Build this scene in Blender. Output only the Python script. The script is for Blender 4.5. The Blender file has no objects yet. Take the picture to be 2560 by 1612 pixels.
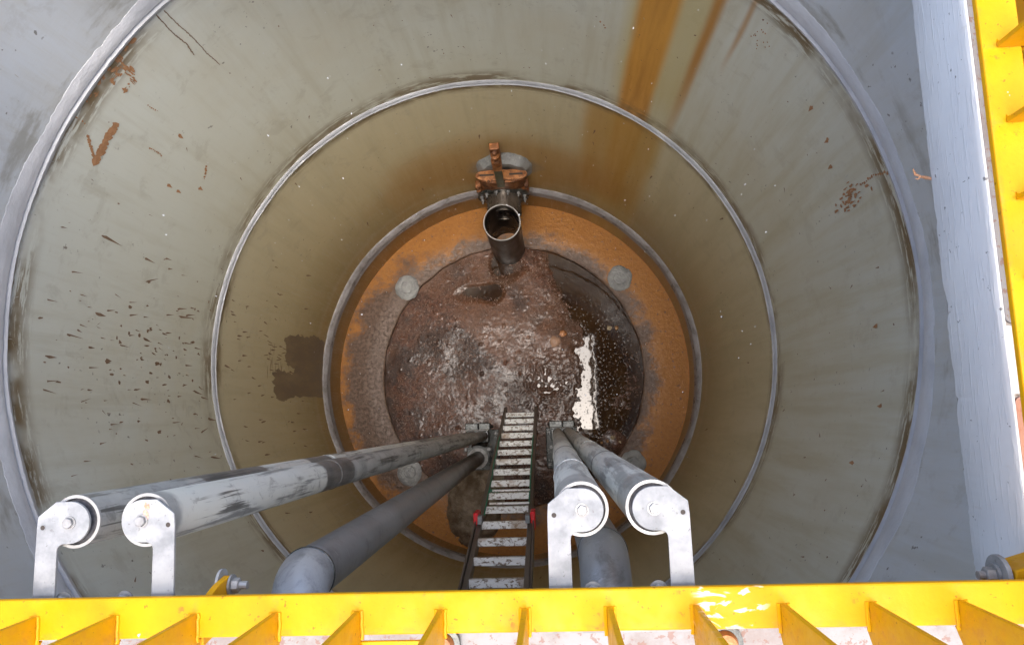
import bpy, bmesh, math, random
from mathutils import Vector, Matrix, noise
from math import sin, cos, pi, radians, atan2, sqrt
random.seed(7)
SC = bpy.context.scene
COL = SC.collection

# ------------------------------------------------------------------ camera
FPX = 1800.0
cam_d = bpy.data.cameras.new('camera'); cam = bpy.data.objects.new('camera', cam_d); COL.objects.link(cam)
cam_d.sensor_fit = 'HORIZONTAL'; cam_d.sensor_width = 36.0; cam_d.lens = 36.0 * FPX / 2560.0
cam_d.clip_start = 0.02; cam_d.clip_end = 500
cam.matrix_world = (Matrix.Translation((0.323, -0.360, 6.18)) @ Matrix.Rotation(radians(-2.2), 4, 'Z')
                    @ Matrix.Rotation(0.1285, 4, 'X') @ Matrix.Rotation(0.0554, 4, 'Y'))
SC.camera = cam

# ------------------------------------------------------------------ light
SUN_EL, SUN_AZ = 80.0, 150.0          # azimuth clockwise from +y: the sun stands high in the east-south-east, behind cloud
world = bpy.data.worlds.new('World'); SC.world = world; world.use_nodes = True
wn = world.node_tree.nodes; wl = world.node_tree.links
for n in list(wn): wn.remove(n)
sky = wn.new('ShaderNodeTexSky'); sky.sky_type = 'NISHITA'; sky.sun_disc = False
sky.sun_elevation = radians(SUN_EL); sky.sun_rotation = radians(SUN_AZ)
sky.air_density = 1.0; sky.dust_density = 5.0; sky.ozone_density = 1.0
bg = wn.new('ShaderNodeBackground'); bg.inputs[1].default_value = 0.15
wo = wn.new('ShaderNodeOutputWorld'); wl.new(sky.outputs[0], bg.inputs[0]); wl.new(bg.outputs[0], wo.inputs[0])
sd = bpy.data.lights.new('sun', 'SUN'); sd.energy = 1.0; sd.angle = radians(45); sd.color = (1.0, 0.96, 0.90)
so = bpy.data.objects.new('sun', sd); COL.objects.link(so)
sv = Vector((sin(radians(SUN_AZ)) * cos(radians(SUN_EL)), cos(radians(SUN_AZ)) * cos(radians(SUN_EL)), sin(radians(SUN_EL))))
so.rotation_euler = sv.to_track_quat('Z', 'Y').to_euler(); so.location = (3, -3, 12)
SC.view_settings.view_transform = 'Standard'; SC.view_settings.look = 'None'
SC.view_settings.exposure = 1.90; SC.view_settings.gamma = 1.0
SC.view_settings.use_curve_mapping = False
SC.render.engine = 'CYCLES'
SC.cycles.max_bounces = 12; SC.cycles.diffuse_bounces = 8

# ------------------------------------------------------------------ node helper
class NT:
    def __init__(s, name):
        s.m = bpy.data.materials.new(name); s.m.use_nodes = True
        s.t = s.m.node_tree; s.n = s.t.nodes; s.l = s.t.links
        for n in list(s.n): s.n.remove(n)
        s.o = s.n.new('ShaderNodeOutputMaterial'); s.b = s.n.new('ShaderNodeBsdfPrincipled')
        s.l.new(s.b.outputs[0], s.o.inputs[0])
    def put(s, sock, v):
        if hasattr(v, 'is_output') or isinstance(v, bpy.types.NodeSocket): s.l.new(v, sock)
        elif isinstance(v, (tuple, list)) and sock.type == 'RGBA' and len(v) == 3: sock.default_value = (*v, 1)
        else: sock.default_value = v
    def pos(s):
        return s.n.new('ShaderNodeNewGeometry').outputs['Position']
    def obj(s):
        return s.n.new('ShaderNodeTexCoord').outputs['Object']
    def scale(s, v, k, off=(0, 0, 0)):
        m = s.n.new('ShaderNodeMapping'); s.put(m.inputs[0], v); m.inputs['Scale'].default_value = k
        m.inputs['Location'].default_value = off; return m.outputs[0]
    def noise(s, v, sc, det=4, rough=.6, dist=0.0, col=False):
        m = s.n.new('ShaderNodeTexNoise'); s.put(m.inputs['Vector'], v); m.inputs['Scale'].default_value = sc
        m.inputs['Detail'].default_value = det; m.inputs['Roughness'].default_value = rough; m.inputs['Distortion'].default_value = dist
        return m.outputs[1 if col else 0]
    def vor(s, v, sc, feat='F1'):
        m = s.n.new('ShaderNodeTexVoronoi'); s.put(m.inputs['Vector'], v); m.inputs['Scale'].default_value = sc; m.feature = feat
        return m.outputs[0]
    def wave(s, v, sc, dist=2, axis='Z'):
        m = s.n.new('ShaderNodeTexWave'); s.put(m.inputs['Vector'], v); m.inputs['Scale'].default_value = sc
        m.inputs['Distortion'].default_value = dist; m.bands_direction = axis; return m.outputs[1]
    def math(s, op, a, b=0.0, c=0.0, clamp=False):
        m = s.n.new('ShaderNodeMath'); m.operation = op; m.use_clamp = clamp
        for i, v in enumerate((a, b, c)): s.put(m.inputs[i], v)
        return m.outputs[0]
    def mr(s, v, a, b, c=0.0, d=1.0, smooth=True):
        m = s.n.new('ShaderNodeMapRange'); s.put(m.inputs[0], v); m.interpolation_type = 'SMOOTHSTEP' if smooth else 'LINEAR'
        for i, x in enumerate((a, b, c, d)): m.inputs[i + 1].default_value = x
        return m.outputs[0]
    def mix(s, f, a, b, mode='MIX'):
        m = s.n.new('ShaderNodeMix'); m.data_type = 'RGBA'; m.blend_type = mode
        s.put(m.inputs[0], f); s.put(m.inputs[6], a); s.put(m.inputs[7], b); return m.outputs[2]
    def ramp(s, f, stops, interp='LINEAR'):
        m = s.n.new('ShaderNodeValToRGB'); s.put(m.inputs[0], f); r = m.color_ramp; r.interpolation = interp
        while len(r.elements) > 1: r.elements.remove(r.elements[-1])
        r.elements[0].position = stops[0][0]; r.elements[0].color = (*stops[0][1], 1)
        for p, c in stops[1:]:
            e = r.elements.new(p); e.color = (*c, 1)
        return m.outputs[0]
    def xyz(s, v):
        m = s.n.new('ShaderNodeSeparateXYZ'); s.put(m.inputs[0], v); return m.outputs
    def bump(s, h, st=.3, d=.01, nrm=None):
        m = s.n.new('ShaderNodeBump'); m.inputs['Strength'].default_value = st; m.inputs['Distance'].default_value = d
        s.put(m.inputs['Height'], h)
        if nrm is not None: s.l.new(nrm, m.inputs['Normal'])
        return m.outputs[0]
    def out(s, col, rough=.5, metal=0.0, nrm=None, spec=None, coat=None):
        s.put(s.b.inputs['Base Color'], col); s.put(s.b.inputs['Roughness'], rough); s.put(s.b.inputs['Metallic'], metal)
        if nrm is not None: s.l.new(nrm, s.b.inputs['Normal'])
        if spec is not None: s.put(s.b.inputs['Specular IOR Level'], spec)
        if coat is not None: s.put(s.b.inputs['Coat Weight'], coat); s.b.inputs['Coat Roughness'].default_value = .04
        return s.m

# ------------------------------------------------------------------ materials
def wall_material():
    t = NT('coated_concrete'); P = t.pos(); x, y, z = t.xyz(P)[:3]
    th = t.math('MULTIPLY', t.math('ARCTAN2', y, x), 57.29578)
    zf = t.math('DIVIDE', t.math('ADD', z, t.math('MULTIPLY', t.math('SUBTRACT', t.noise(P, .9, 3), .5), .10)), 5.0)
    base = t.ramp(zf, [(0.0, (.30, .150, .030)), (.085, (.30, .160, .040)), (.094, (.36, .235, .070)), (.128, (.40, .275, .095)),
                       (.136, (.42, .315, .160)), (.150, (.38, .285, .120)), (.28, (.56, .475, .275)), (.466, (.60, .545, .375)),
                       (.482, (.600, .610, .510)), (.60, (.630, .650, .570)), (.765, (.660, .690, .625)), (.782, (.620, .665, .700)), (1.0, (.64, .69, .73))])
    big = t.noise(P, 1.3, 5, .6)
    st = t.noise(t.scale(P, (6, 6, .55)), 2.0, 6, .62)            # long vertical washes
    fine = t.noise(t.scale(P, (30, 30, 3)), 2.5, 3, .6)
    c = t.mix(t.mr(big, .35, .72), base, t.mix(.28, base, (.48, .40, .22)))
    c = t.mix(t.math('MULTIPLY', t.mr(st, .45, .75), .25), c, (.38, .33, .20))
    c = t.mix(t.math('MULTIPLY', t.mr(fine, .50, .75), .22), c, (.55, .55, .48))
    blot = t.noise(P, 6.5, 6, .72, .4)
    c = t.mix(t.math('MULTIPLY', t.mr(blot, .54, .66), .16), c, (.24, .20, .13))
    c = t.mix(t.math('MULTIPLY', t.mr(t.noise(t.scale(P, (1, 1, 9)), 14, 4, .65), .56, .70), .15), c, (.62, .62, .56))
    # algae on the east side of the second ring
    below = t.mr(z, 3.84, 3.87, 1, 0)
    east = t.math('MULTIPLY', t.mr(x, .2, 1.4), below)
    c = t.mix(t.math('MULTIPLY', east, t.mr(st, .3, .7, .12, .45)), c, (.52, .46, .29))
    # rust runs washed down the north-east side
    wob = t.math('ADD', th, t.math('MULTIPLY', t.math('SUBTRACT', t.noise(t.scale(P, (1, 1, .35)), 2.0, 3), .5), 1.9))
    def band(a, b, s): return t.math('MULTIPLY', t.mr(wob, a - s, a + s), t.mr(wob, b - s, b + s, 1, 0))
    top = below
    soft = t.math('MULTIPLY', band(48.5, 62.0, 1.7), top)
    soft = t.math('MULTIPLY', soft, t.mr(z, 2.38, 2.9, .55, 1))
    c = t.mix(t.math('MULTIPLY', soft, .62), c, (.54, .43, .15))
    run1 = t.math('MULTIPLY', band(53.8, 60.3, 1.0), t.mr(z, 2.34, 2.37, .55, 1)); run1 = t.math('MULTIPLY', run1, t.mr(z, .45, 1.5, .1, 1))
    run2 = t.math('MULTIPLY', band(47.7, 49.4, .75), t.mr(z, 2.37, 3.3, .25, 1)); run2 = t.math('MULTIPLY', run2, t.mr(z, 2.3, 2.4, 0, 1))
    run3 = t.math('MULTIPLY', band(43.5, 44.3, .4), t.mr(z, 3.2, 3.6, 0, .8))
    rc = t.mix(t.mr(st, .3, .7), (.66, .30, .035), (.46, .19, .022))
    c = t.mix(t.math('MULTIPLY', t.math('MULTIPLY', run1, top), .88), c, rc)
    c = t.mix(t.math('MULTIPLY', t.math('MULTIPLY', run2, top), .85), c, (.44, .185, .022))
    c = t.mix(t.math('MULTIPLY', t.math('MULTIPLY', run3, top), .8), c, (.44, .20, .03))
    low = t.math('MULTIPLY', band(49.0, 67.0, 2.0), t.math('MULTIPLY', t.mr(z, 2.35, 2.36, 1, 0), t.mr(z, .45, 1.4, .25, 1)))
    c = t.mix(t.math('MULTIPLY', low, .72), c, (.46, .245, .035))
    # rusty bloom around the inlet
    d = t.math('SQRT', t.math('ADD', t.math('POWER', t.math('DIVIDE', t.math('SUBTRACT', th, 88.0), 40.0), 2.0), t.math('POWER', t.math('DIVIDE', t.math('SUBTRACT', z, 1.05), .62), 2.0)))
    d = t.math('ADD', d, t.math('MULTIPLY', t.math('SUBTRACT', big, .5), .9))
    c = t.mix(t.math('MULTIPLY', t.mr(d, .5, 1.15, 1, 0), .58), c, (.40, .195, .035))
    # thin mortar film rubbed out round the inlet collar
    d2 = t.math('SQRT', t.math('ADD', t.math('POWER', t.math('DIVIDE', t.math('SUBTRACT', th, 88.3), 11.0), 2.0), t.math('POWER', t.math('DIVIDE', t.math('SUBTRACT', z, 1.02), .21), 2.0)))
    d2 = t.math('ADD', d2, t.math('MULTIPLY', t.math('SUBTRACT', t.noise(P, 5, 4), .5), .9))
    c = t.mix(t.math('MULTIPLY', t.mr(d2, .65, 1.1, 1, 0), .75), c, (.20, .20, .18))
    # grime beside the sealed joints
    g = t.noise(t.scale(P, (1, 1, 7)), 7.0, 6, .7)
    gg = t.noise(P, 2.3, 4, .6)
    for zj, up, dn, k in ((3.885, .03, .15, .95), (2.375, .17, .13, .85), (.45, .06, .05, .5)):
        m1 = t.math('MULTIPLY', t.mr(z, zj - dn, zj - dn * .35), t.mr(z, zj + up * .3, zj + up, 1, 0))
        m1 = t.math('MULTIPLY', m1, t.math('MULTIPLY', t.mr(g, .40, .50), t.mr(gg, .38, .54, .10, 1)))
        c = t.mix(t.math('MULTIPLY', m1, k), c, (.175, .120, .055))
    # dirty smears on the top ring just above the joint
    m2 = t.math('MULTIPLY', t.math('MULTIPLY', t.mr(z, 3.9, 3.98), t.mr(z, 4.0, 4.12, 1, 0)), t.mr(t.noise(t.scale(P, (1, 1, 3)), 4, 6, .65), .5, .68))
    c = t.mix(t.math('MULTIPLY', m2, .55), c, (.24, .225, .17))
    sp = t.math('MULTIPLY', t.mr(t.noise(P, 42, 2, .5), .70, .74), t.mr(t.noise(P, 2.1, 3), .45, .6))
    c = t.mix(t.math('MULTIPLY', sp, .7), c, (.07, .055, .035))
    h = t.math('ADD', t.math('MULTIPLY', t.noise(P, 5, 3), .6), t.math('MULTIPLY', t.noise(t.scale(P, (1, 1, 6)), 22, 3), .12))
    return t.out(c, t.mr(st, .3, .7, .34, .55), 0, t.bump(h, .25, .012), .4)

def simple(name, a, b, rough=.5, metal=0.0, sc=12, vs=(1, 1, 1), lo=.35, hi=.7, bst=.2, bd=.003, speck=None, spk=(.68, .72), sps=90, coords='pos', det=5, spec=None, coat=None, rr=.12):
    t = NT(name); P = t.pos() if coords == 'pos' else t.obj()
    n = t.noise(t.scale(P, vs), sc, det, .62); c = t.mix(t.mr(n, lo, hi), a, b)
    if speck:
        s = t.mr(t.noise(P, sps, 3, .6), *spk); c = t.mix(t.math('MULTIPLY', s, .85), c, speck)
    return t.out(c, t.mr(n, .3, .7, max(.05, rough - rr), rough + rr), metal, t.bump(t.noise(t.scale(P, vs), sc * 4, 4), bst, bd), spec, coat)

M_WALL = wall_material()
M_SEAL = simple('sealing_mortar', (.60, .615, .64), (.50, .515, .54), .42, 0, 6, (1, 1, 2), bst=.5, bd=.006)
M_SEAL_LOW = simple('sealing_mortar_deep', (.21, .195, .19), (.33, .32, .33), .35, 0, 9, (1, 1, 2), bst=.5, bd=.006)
M_SEAL_MID = simple('sealing_mortar_mid', (.38, .395, .42), (.28, .29, .31), .38, 0, 8, (1, 1, 2), bst=.5, bd=.006)  # same mortar in a darker tone for the middle joint
M_CRACK = simple('joint_shadow_gap', (.12, .13, .15), (.17, .18, .21), .8)
M_SLAB = simple('concrete', (.42, .40, .38), (.30, .28, .25), .85, 0, 9, bst=.5, bd=.004, speck=(.16, .10, .07), spk=(.62, .68))
M_GALV = simple('galvanised_steel', (.31, .32, .33), (.19, .20, .21), .65, .0, 22, speck=(.16, .16, .16), spk=(.64, .72), sps=150, bst=.12, bd=.001, spec=.15)
M_NUT = simple('zinc_fastener', (.30, .305, .31), (.20, .20, .20), .45, .3, 60, bst=.2, bd=.001)
M_RUBBER = simple('black_rubber', (.035, .035, .040), (.09, .09, .10), .75, 0, 120, bst=.7, bd=.001)
M_HOLE = simple('dark_bore', (.03, .025, .02), (.06, .05, .045), .9)
M_DCAST = simple('dark_cast_iron', (.030, .036, .036), (.075, .082, .080), .32, .3, 22, bst=.4, bd=.003, speck=(.16, .10, .06), spk=(.66, .72), sps=40)
M_STEEL = simple('wet_dark_steel', (.17, .15, .13), (.09, .075, .060), .28, .65, 7, (1, 1, .5), bst=.15, bd=.003, speck=(.30, .28, .26), spk=(.70, .74), sps=30)
M_SHELL = simple('grimy_brown_steel', (.055, .042, .034), (.085, .068, .055), .45, .1, 7, (1, 1, .5), bst=.15, bd=.003, speck=(.22, .19, .16), spk=(.72, .75), sps=30)
M_BORE = simple('wet_black_bore', (.006, .006, .007), (.010, .010, .011), .35, .0, 6, spec=.15)
M_RIM = simple('bright_cut_rim', (.34, .345, .345), (.27, .27, .26), .5, .1, 30)
M_RUSTY = simple('rusted_iron', (.30, .115, .035), (.085, .036, .018), .45, .25, 14, bst=.8, bd=.006, speck=(.05, .03, .02), spk=(.62, .68), sps=45)
M_RUSTB = simple('orange_primer_rust', (.48, .21, .075), (.22, .085, .030), .4, .1, 26, bst=.4, bd=.003, speck=(.06, .03, .02), spk=(.60, .68), sps=50)
M_GREENISH = simple('grimy_green_bar', (.085, .085, .050), (.14, .12, .07), .5, .2, 20)
M_PATCH = simple('grey_repair_mortar', (.34, .355, .36), (.22, .235, .235), .55, 0, 14, bst=.8, bd=.012, speck=(.42, .43, .44), spk=(.66, .72), sps=30)
M_MUD = simple('dried_mud', (.21, .135, .085), (.28, .19, .12), .8, 0, 40, bst=.5, bd=.002)
M_MUD2 = simple('rust_mark', (.44, .235, .115), (.33, .17, .08), .85, 0, 40, bst=.5, bd=.002)
M_WET = simple('dark_wet_sludge_film', (.17, .12, .065), (.29, .22, .13), .4, 0, 12, (1, 1, .3), bst=.4, bd=.004)
M_SCUFF = simple('pale_scuff', (.50, .50, .46), (.42, .42, .38), .7)
M_RUNG = None
M_STILE = simple('weathered_aluminium', (.13, .115, .098), (.20, .175, .155), .45, .3, 15, (1, 1, .5), bst=.2, bd=.002)
M_RED = simple('red_plastic', (.75, .010, .02), (.62, .01, .018), .35, 0, 30)
M_ROPE = simple('green_rope', (.035, .17, .10), (.06, .24, .16), .8, 0, 60)
M_PLUG = M_PATCH
M_STONE = simple('pale_pebble', (.45, .37, .24), (.35, .27, .17), .6, 0, 30)
M_CHIP = simple('straw_fibre', (.17, .095, .065), (.10, .055, .038), .6, 0, 30)
M_CHIP2 = simple('pale_fibre', (.34, .25, .20), (.24, .17, .13), .5, 0, 30)
M_ORTRIM = simple('rusty_plate_edge', (.36, .16, .08), (.22, .10, .06), .8, 0, 30)

def yellow():
    t = NT('yellow_paint'); P = t.pos()
    n = t.noise(P, 9, 5, .65); n2 = t.noise(P, 60, 4, .7); n3 = t.noise(P, 26, 5, .7)
    c = t.mix(t.mr(n, .35, .72), (.60, .325, .001), (.56, .27, .001))
    c = t.mix(t.math('MULTIPLY', t.mr(n3, .54, .72), .40), c, (.66, .28, .008))
    c = t.mix(t.math('MULTIPLY', t.mr(t.noise(P, 130, 3, .6), .665, .71), .75), c, (.20, .085, .015))
    c = t.mix(t.math('MULTIPLY', t.mr(t.noise(P, 34, 3, .6), .735, .75), .8), c, (.72, .66, .56))
    x = t.xyz(P)[0]
    # pinkish-white paint smears near one post
    sm = t.math('MULTIPLY', t.math('MULTIPLY', t.mr(x, .495, .51), t.mr(x, .58, .605, 1, 0)), t.mr(t.noise(t.scale(P, (1, 2.2, 1)), 26, 3, .5, 1.2), .53, .60))
    c = t.mix(t.math('MULTIPLY', sm, .8), c, (.86, .66, .52))
    X, Y, Z = t.xyz(P)[:3]
    nn = t.noise(P, 55, 5, .75)
    for co, ph, sp in ((X, .277, .1128), (Y, .141, .1115)):
        f = t.math('FRACT', t.math('ADD', t.math('DIVIDE', t.math('SUBTRACT', co, ph), sp), 20.5))
        ln = t.math('MULTIPLY', t.mr(f, .26, .34), t.mr(f, .34, .42, 1, 0))
        ft = t.math('MULTIPLY', t.mr(f, .43, .48), t.mr(f, .52, .57, 1, 0))
        c = t.mix(t.math('MULTIPLY', ln, t.mr(nn, .58, .66, 0, .8)), c, (.30, .12, .02))
        c = t.mix(t.math('MULTIPLY', ft, t.mr(nn, .45, .62, 0, .55)), c, (.52, .24, .02))
    c = t.mix(t.math('MULTIPLY', t.mr(t.noise(P, 17, 4, .65), .66, .70), t.mr(nn, .5, .6, 0, .6)), c, (.42, .17, .06))
    return t.out(c, t.mr(n3, .3, .7, .40, .62), 0, t.bump(t.noise(P, 120, 4), .25, .0015), .2)
M_YEL = yellow()

def slab_paint():
    t = NT('blue_grey_brushed_paint'); P = t.pos()
    br = t.noise(t.scale(P, (1, .10, 1)), 150, 3, .6)
    n = t.noise(P, 6, 5, .6)
    c = t.mix(t.mr(n, .35, .7), (.66, .68, .70), (.59, .61, .635))
    c = t.mix(t.math('MULTIPLY', t.mr(t.noise(P, 75, 3, .6), .69, .72), .8), c, (.10, .10, .10))
    c = t.mix(t.math('MULTIPLY', t.mr(t.noise(t.scale(P, (1, 6, 1)), 3, 4, .6), .62, .72), .4), c, (.40, .36, .30))
    return t.out(c, .5, 0, t.bump(t.mr(br, .50, .75), .35, .0022), .35)
M_PAINT = slab_paint()

def plate_mat():
    t = NT('white_rusting_plate'); P = t.pos()
    n = t.noise(P, 11, 6, .7); n2 = t.noise(P, 60, 4, .7)
    c = t.mix(t.mr(n, .42, .66), (.235, .235, .245), (.19, .165, .16))
    c = t.mix(t.math('MULTIPLY', t.mr(n2, .55, .60), .7), c, (.18, .085, .06))
    y = t.xyz(P)[1]
    c = t.mix(t.math('MULTIPLY', t.mr(y, -.36, -.345, 1, 0), t.math('MULTIPLY', t.mr(t.xyz(P)[0], .9, 1.0), .75)), c, (.50, .22, .13))
    return t.out(c, .6, 0, t.bump(n2, .4, .003), .4)
M_PLATE = plate_mat()

def rung_mat():
    t = NT('ribbed_aluminium_tread'); P = t.pos()
    n = t.noise(t.scale(P, (1, 1.5, 1)), 38, 5, .7, .6)
    c = t.mix(t.mr(n, .50, .60), (.72, .73, .72), (.20, .155, .115))
    c = t.mix(t.math('MULTIPLY', t.mr(t.noise(P, 6, 3), .58, .66), .6), c, (.30, .20, .12))
    return t.out(c, .45, .25, t.bump(t.wave(P, 60, 0, 'Y'), .4, .002), .5)
M_RUNG = rung_mat()

def rail_mat(name, bands, pale=None, streak=.85):
    """weathered pipe; bands = (z0, z1) of dark tape or grime, pale = (z0, z1) of chalky film"""
    t = NT(name); P = t.pos(); z = t.xyz(P)[2]
    w = t.math('ADD', z, t.math('MULTIPLY', t.math('SUBTRACT', t.noise(P, 14, 4), .5), .06))
    st = t.noise(t.scale(P, (9, 9, .8)), 4, 6, .65)
    n = t.noise(P, 9, 5, .65)
    c = t.mix(t.mr(n, .35, .7), (.42, .43, .42), (.30, .31, .305))
    c = t.mix(t.math('MULTIPLY', t.mr(st, .52, .62), streak), c, (.10, .10, .095))
    if pale:
        m = t.math('MULTIPLY', t.mr(w, pale[0] - .01, pale[0] + .01), t.mr(w, pale[1] - .01, pale[1] + .01, 1, 0))
        m = t.math('MULTIPLY', m, t.mr(st, .50, .60, 1, .25))
        c = t.mix(t.math('MULTIPLY', m, .8), c, (.70, .715, .67))
    for a, b in bands:
        m = t.math('MULTIPLY', t.mr(w, a - .008, a + .008), t.mr(w, b - .008, b + .008, 1, 0))
        c = t.mix(t.math('MULTIPLY', m, .88), c, t.mix(t.mr(st, .4, .6), (.075, .07, .065), (.16, .15, .14)))
    ln = t.noise(t.scale(P, (1, 1, .035)), 95, 3, .6)
    bl = t.noise(P, 20, 6, .75, .6)
    c = t.mix(t.math('MULTIPLY', t.mr(ln, .57, .62), t.mr(t.noise(P, 5, 3), .42, .58, 0, streak)), c, (.07, .07, .066))
    c = t.mix(t.math('MULTIPLY', t.mr(bl, .54, .66), .55 * streak), c, (.10, .10, .095))
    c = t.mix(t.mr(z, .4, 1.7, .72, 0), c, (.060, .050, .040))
    return t.out(c, t.mr(n, .3, .7, .32, .55), .25, t.bump(t.noise(t.scale(P, (1, 1, .3)), 60, 4), .25, .003), .5)
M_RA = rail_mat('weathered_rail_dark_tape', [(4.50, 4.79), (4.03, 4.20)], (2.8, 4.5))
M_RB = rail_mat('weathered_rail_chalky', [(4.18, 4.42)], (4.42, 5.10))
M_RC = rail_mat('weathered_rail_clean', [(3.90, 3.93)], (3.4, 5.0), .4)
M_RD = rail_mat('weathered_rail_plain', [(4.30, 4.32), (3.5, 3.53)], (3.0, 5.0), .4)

def pipe_mat():
    t = NT('grey_discharge_pipe'); P = t.pos(); z = t.xyz(P)[2]
    n = t.noise(P, 5, 5, .6)
    c = t.mix(t.mr(n, .35, .7), (.23, .232, .23), (.30, .31, .315))
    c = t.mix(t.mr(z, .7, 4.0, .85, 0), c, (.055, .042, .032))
    gr = t.noise(P, 13, 7, .75, .5)
    c = t.mix(t.math('MULTIPLY', t.mr(gr, .50, .66), .50), c, (.095, .088, .08))
    sc = t.noise(t.scale(P, (1, 1, 6)), 30, 3, .6)
    c = t.mix(t.math('MULTIPLY', t.mr(sc, .69, .72), .7), c, (.50, .50, .49))
    c = t.mix(t.math('MULTIPLY', t.mr(t.noise(t.scale(P, (1, 1, 3)), 18, 4, .6), .66, .72), .5), c, (.42, .42, .42))
    c = t.mix(t.mr(z, 4.63, 4.66), c, t.mix(t.mr(gr, .45, .68), (.36, .37, .385), (.20, .205, .21)))
    return t.out(c, t.mr(n, .3, .7, .28, .42), .15, t.bump(n, .2, .004), .5)
M_PIPE = pipe_mat()

def bench_mat():
    t = NT('orange_stained_screed'); P = t.pos(); x, y, z = t.xyz(P)[:3]
    r = t.math('SQRT', t.math('ADD', t.math('MULTIPLY', x, x), t.math('MULTIPLY', y, y)))
    n = t.noise(P, 4.0, 6, .7); n2 = t.noise(P, 34, 5, .7)
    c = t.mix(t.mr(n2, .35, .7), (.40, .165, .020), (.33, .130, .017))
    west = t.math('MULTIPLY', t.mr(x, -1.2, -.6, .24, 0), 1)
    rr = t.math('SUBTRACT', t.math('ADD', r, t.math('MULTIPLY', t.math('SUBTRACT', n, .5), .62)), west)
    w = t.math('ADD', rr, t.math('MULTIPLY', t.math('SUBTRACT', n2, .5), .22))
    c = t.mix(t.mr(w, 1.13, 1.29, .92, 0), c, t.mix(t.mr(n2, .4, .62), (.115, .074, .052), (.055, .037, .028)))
    c = t.mix(t.math('MULTIPLY', t.mr(t.noise(t.scale(P, (1, 1, 1)), 26, 4, .6), .61, .66), .75), c, (.11, .075, .055))
    return t.out(c, t.mr(n2, .3, .7, .32, .6), 0, t.bump(t.math('ADD', n2, t.math('MULTIPLY', n, 1.5)), .35, .012), .45)
M_BENCH = bench_mat()

def sludge_mat():
    t = NT('brown_wet_sludge'); P = t.pos(); x, y, z = t.xyz(P)[:3]
    n = t.noise(P, 2.2, 6, .65); n2 = t.noise(P, 30, 6, .75, .8); n3 = t.noise(P, 75, 4, .75, .5)
    c = t.mix(t.mr(n2, .40, .62), (.045, .017, .009), (.145, .064, .037))
    c = t.mix(t.math('MULTIPLY', t.mr(n3, .56, .66), .75), c, (.25, .145, .10))
    c = t.mix(t.math('MULTIPLY', t.mr(n, .47, .56), .85), c, (.022, .010, .006))
    n5 = t.noise(P, 1.3, 3, .5)
    c = t.mix(t.math('MULTIPLY', t.math('MULTIPLY', t.mr(y, .0, .35), t.mr(n5, .48, .56, 1, 0)), .30), c, (.24, .125, .07))
    wet = t.mr(z, -.050, -.030, 1, 0)
    c = t.mix(t.math('MULTIPLY', wet, .6), c, (.050, .026, .014))
    n4 = t.noise(P, 150, 3, .7)
    h = t.math('ADD', t.math('MULTIPLY', n2, .45), t.math('ADD', t.math('MULTIPLY', n3, .8), t.math('MULTIPLY', n4, .5)))
    rg = t.mr(n3, .35, .65, .20, .50)
    wetc = t.mr(t.noise(P, 9, 5, .7), .42, .60)
    m = t.out(c, rg, 0, t.bump(h, .15, .0036), .2, t.math('MULTIPLY', wetc, .30))
    t.b.inputs['Coat Roughness'].default_value = .14
    return m
M_SLUDGE = sludge_mat()

def water_mat():
    t = NT('murky_water'); P = t.pos()
    n = t.noise(P, 3, 4, .6)
    c = t.mix(t.mr(n, .4, .65), (.028, .013, .005), (.045, .023, .009))
    h = t.math('ADD', t.math('MULTIPLY', t.noise(P, 7, 2), .5), t.math('MULTIPLY', t.mr(t.noise(P, 55, 3), .62, .70), .25))
    m = t.out(c, .03, 0, t.bump(h, .20, .006), .45)
    return m
M_WATER = water_mat()
M_GRAVEL = simple('crushed_gravel', (.30, .27, .24), (.17, .15, .13), .9, 0, 30, bst=.8, bd=.02)
M_DROP = simple('rain_drop', (.80, .82, .85), (.7, .72, .75), .15)

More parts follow.
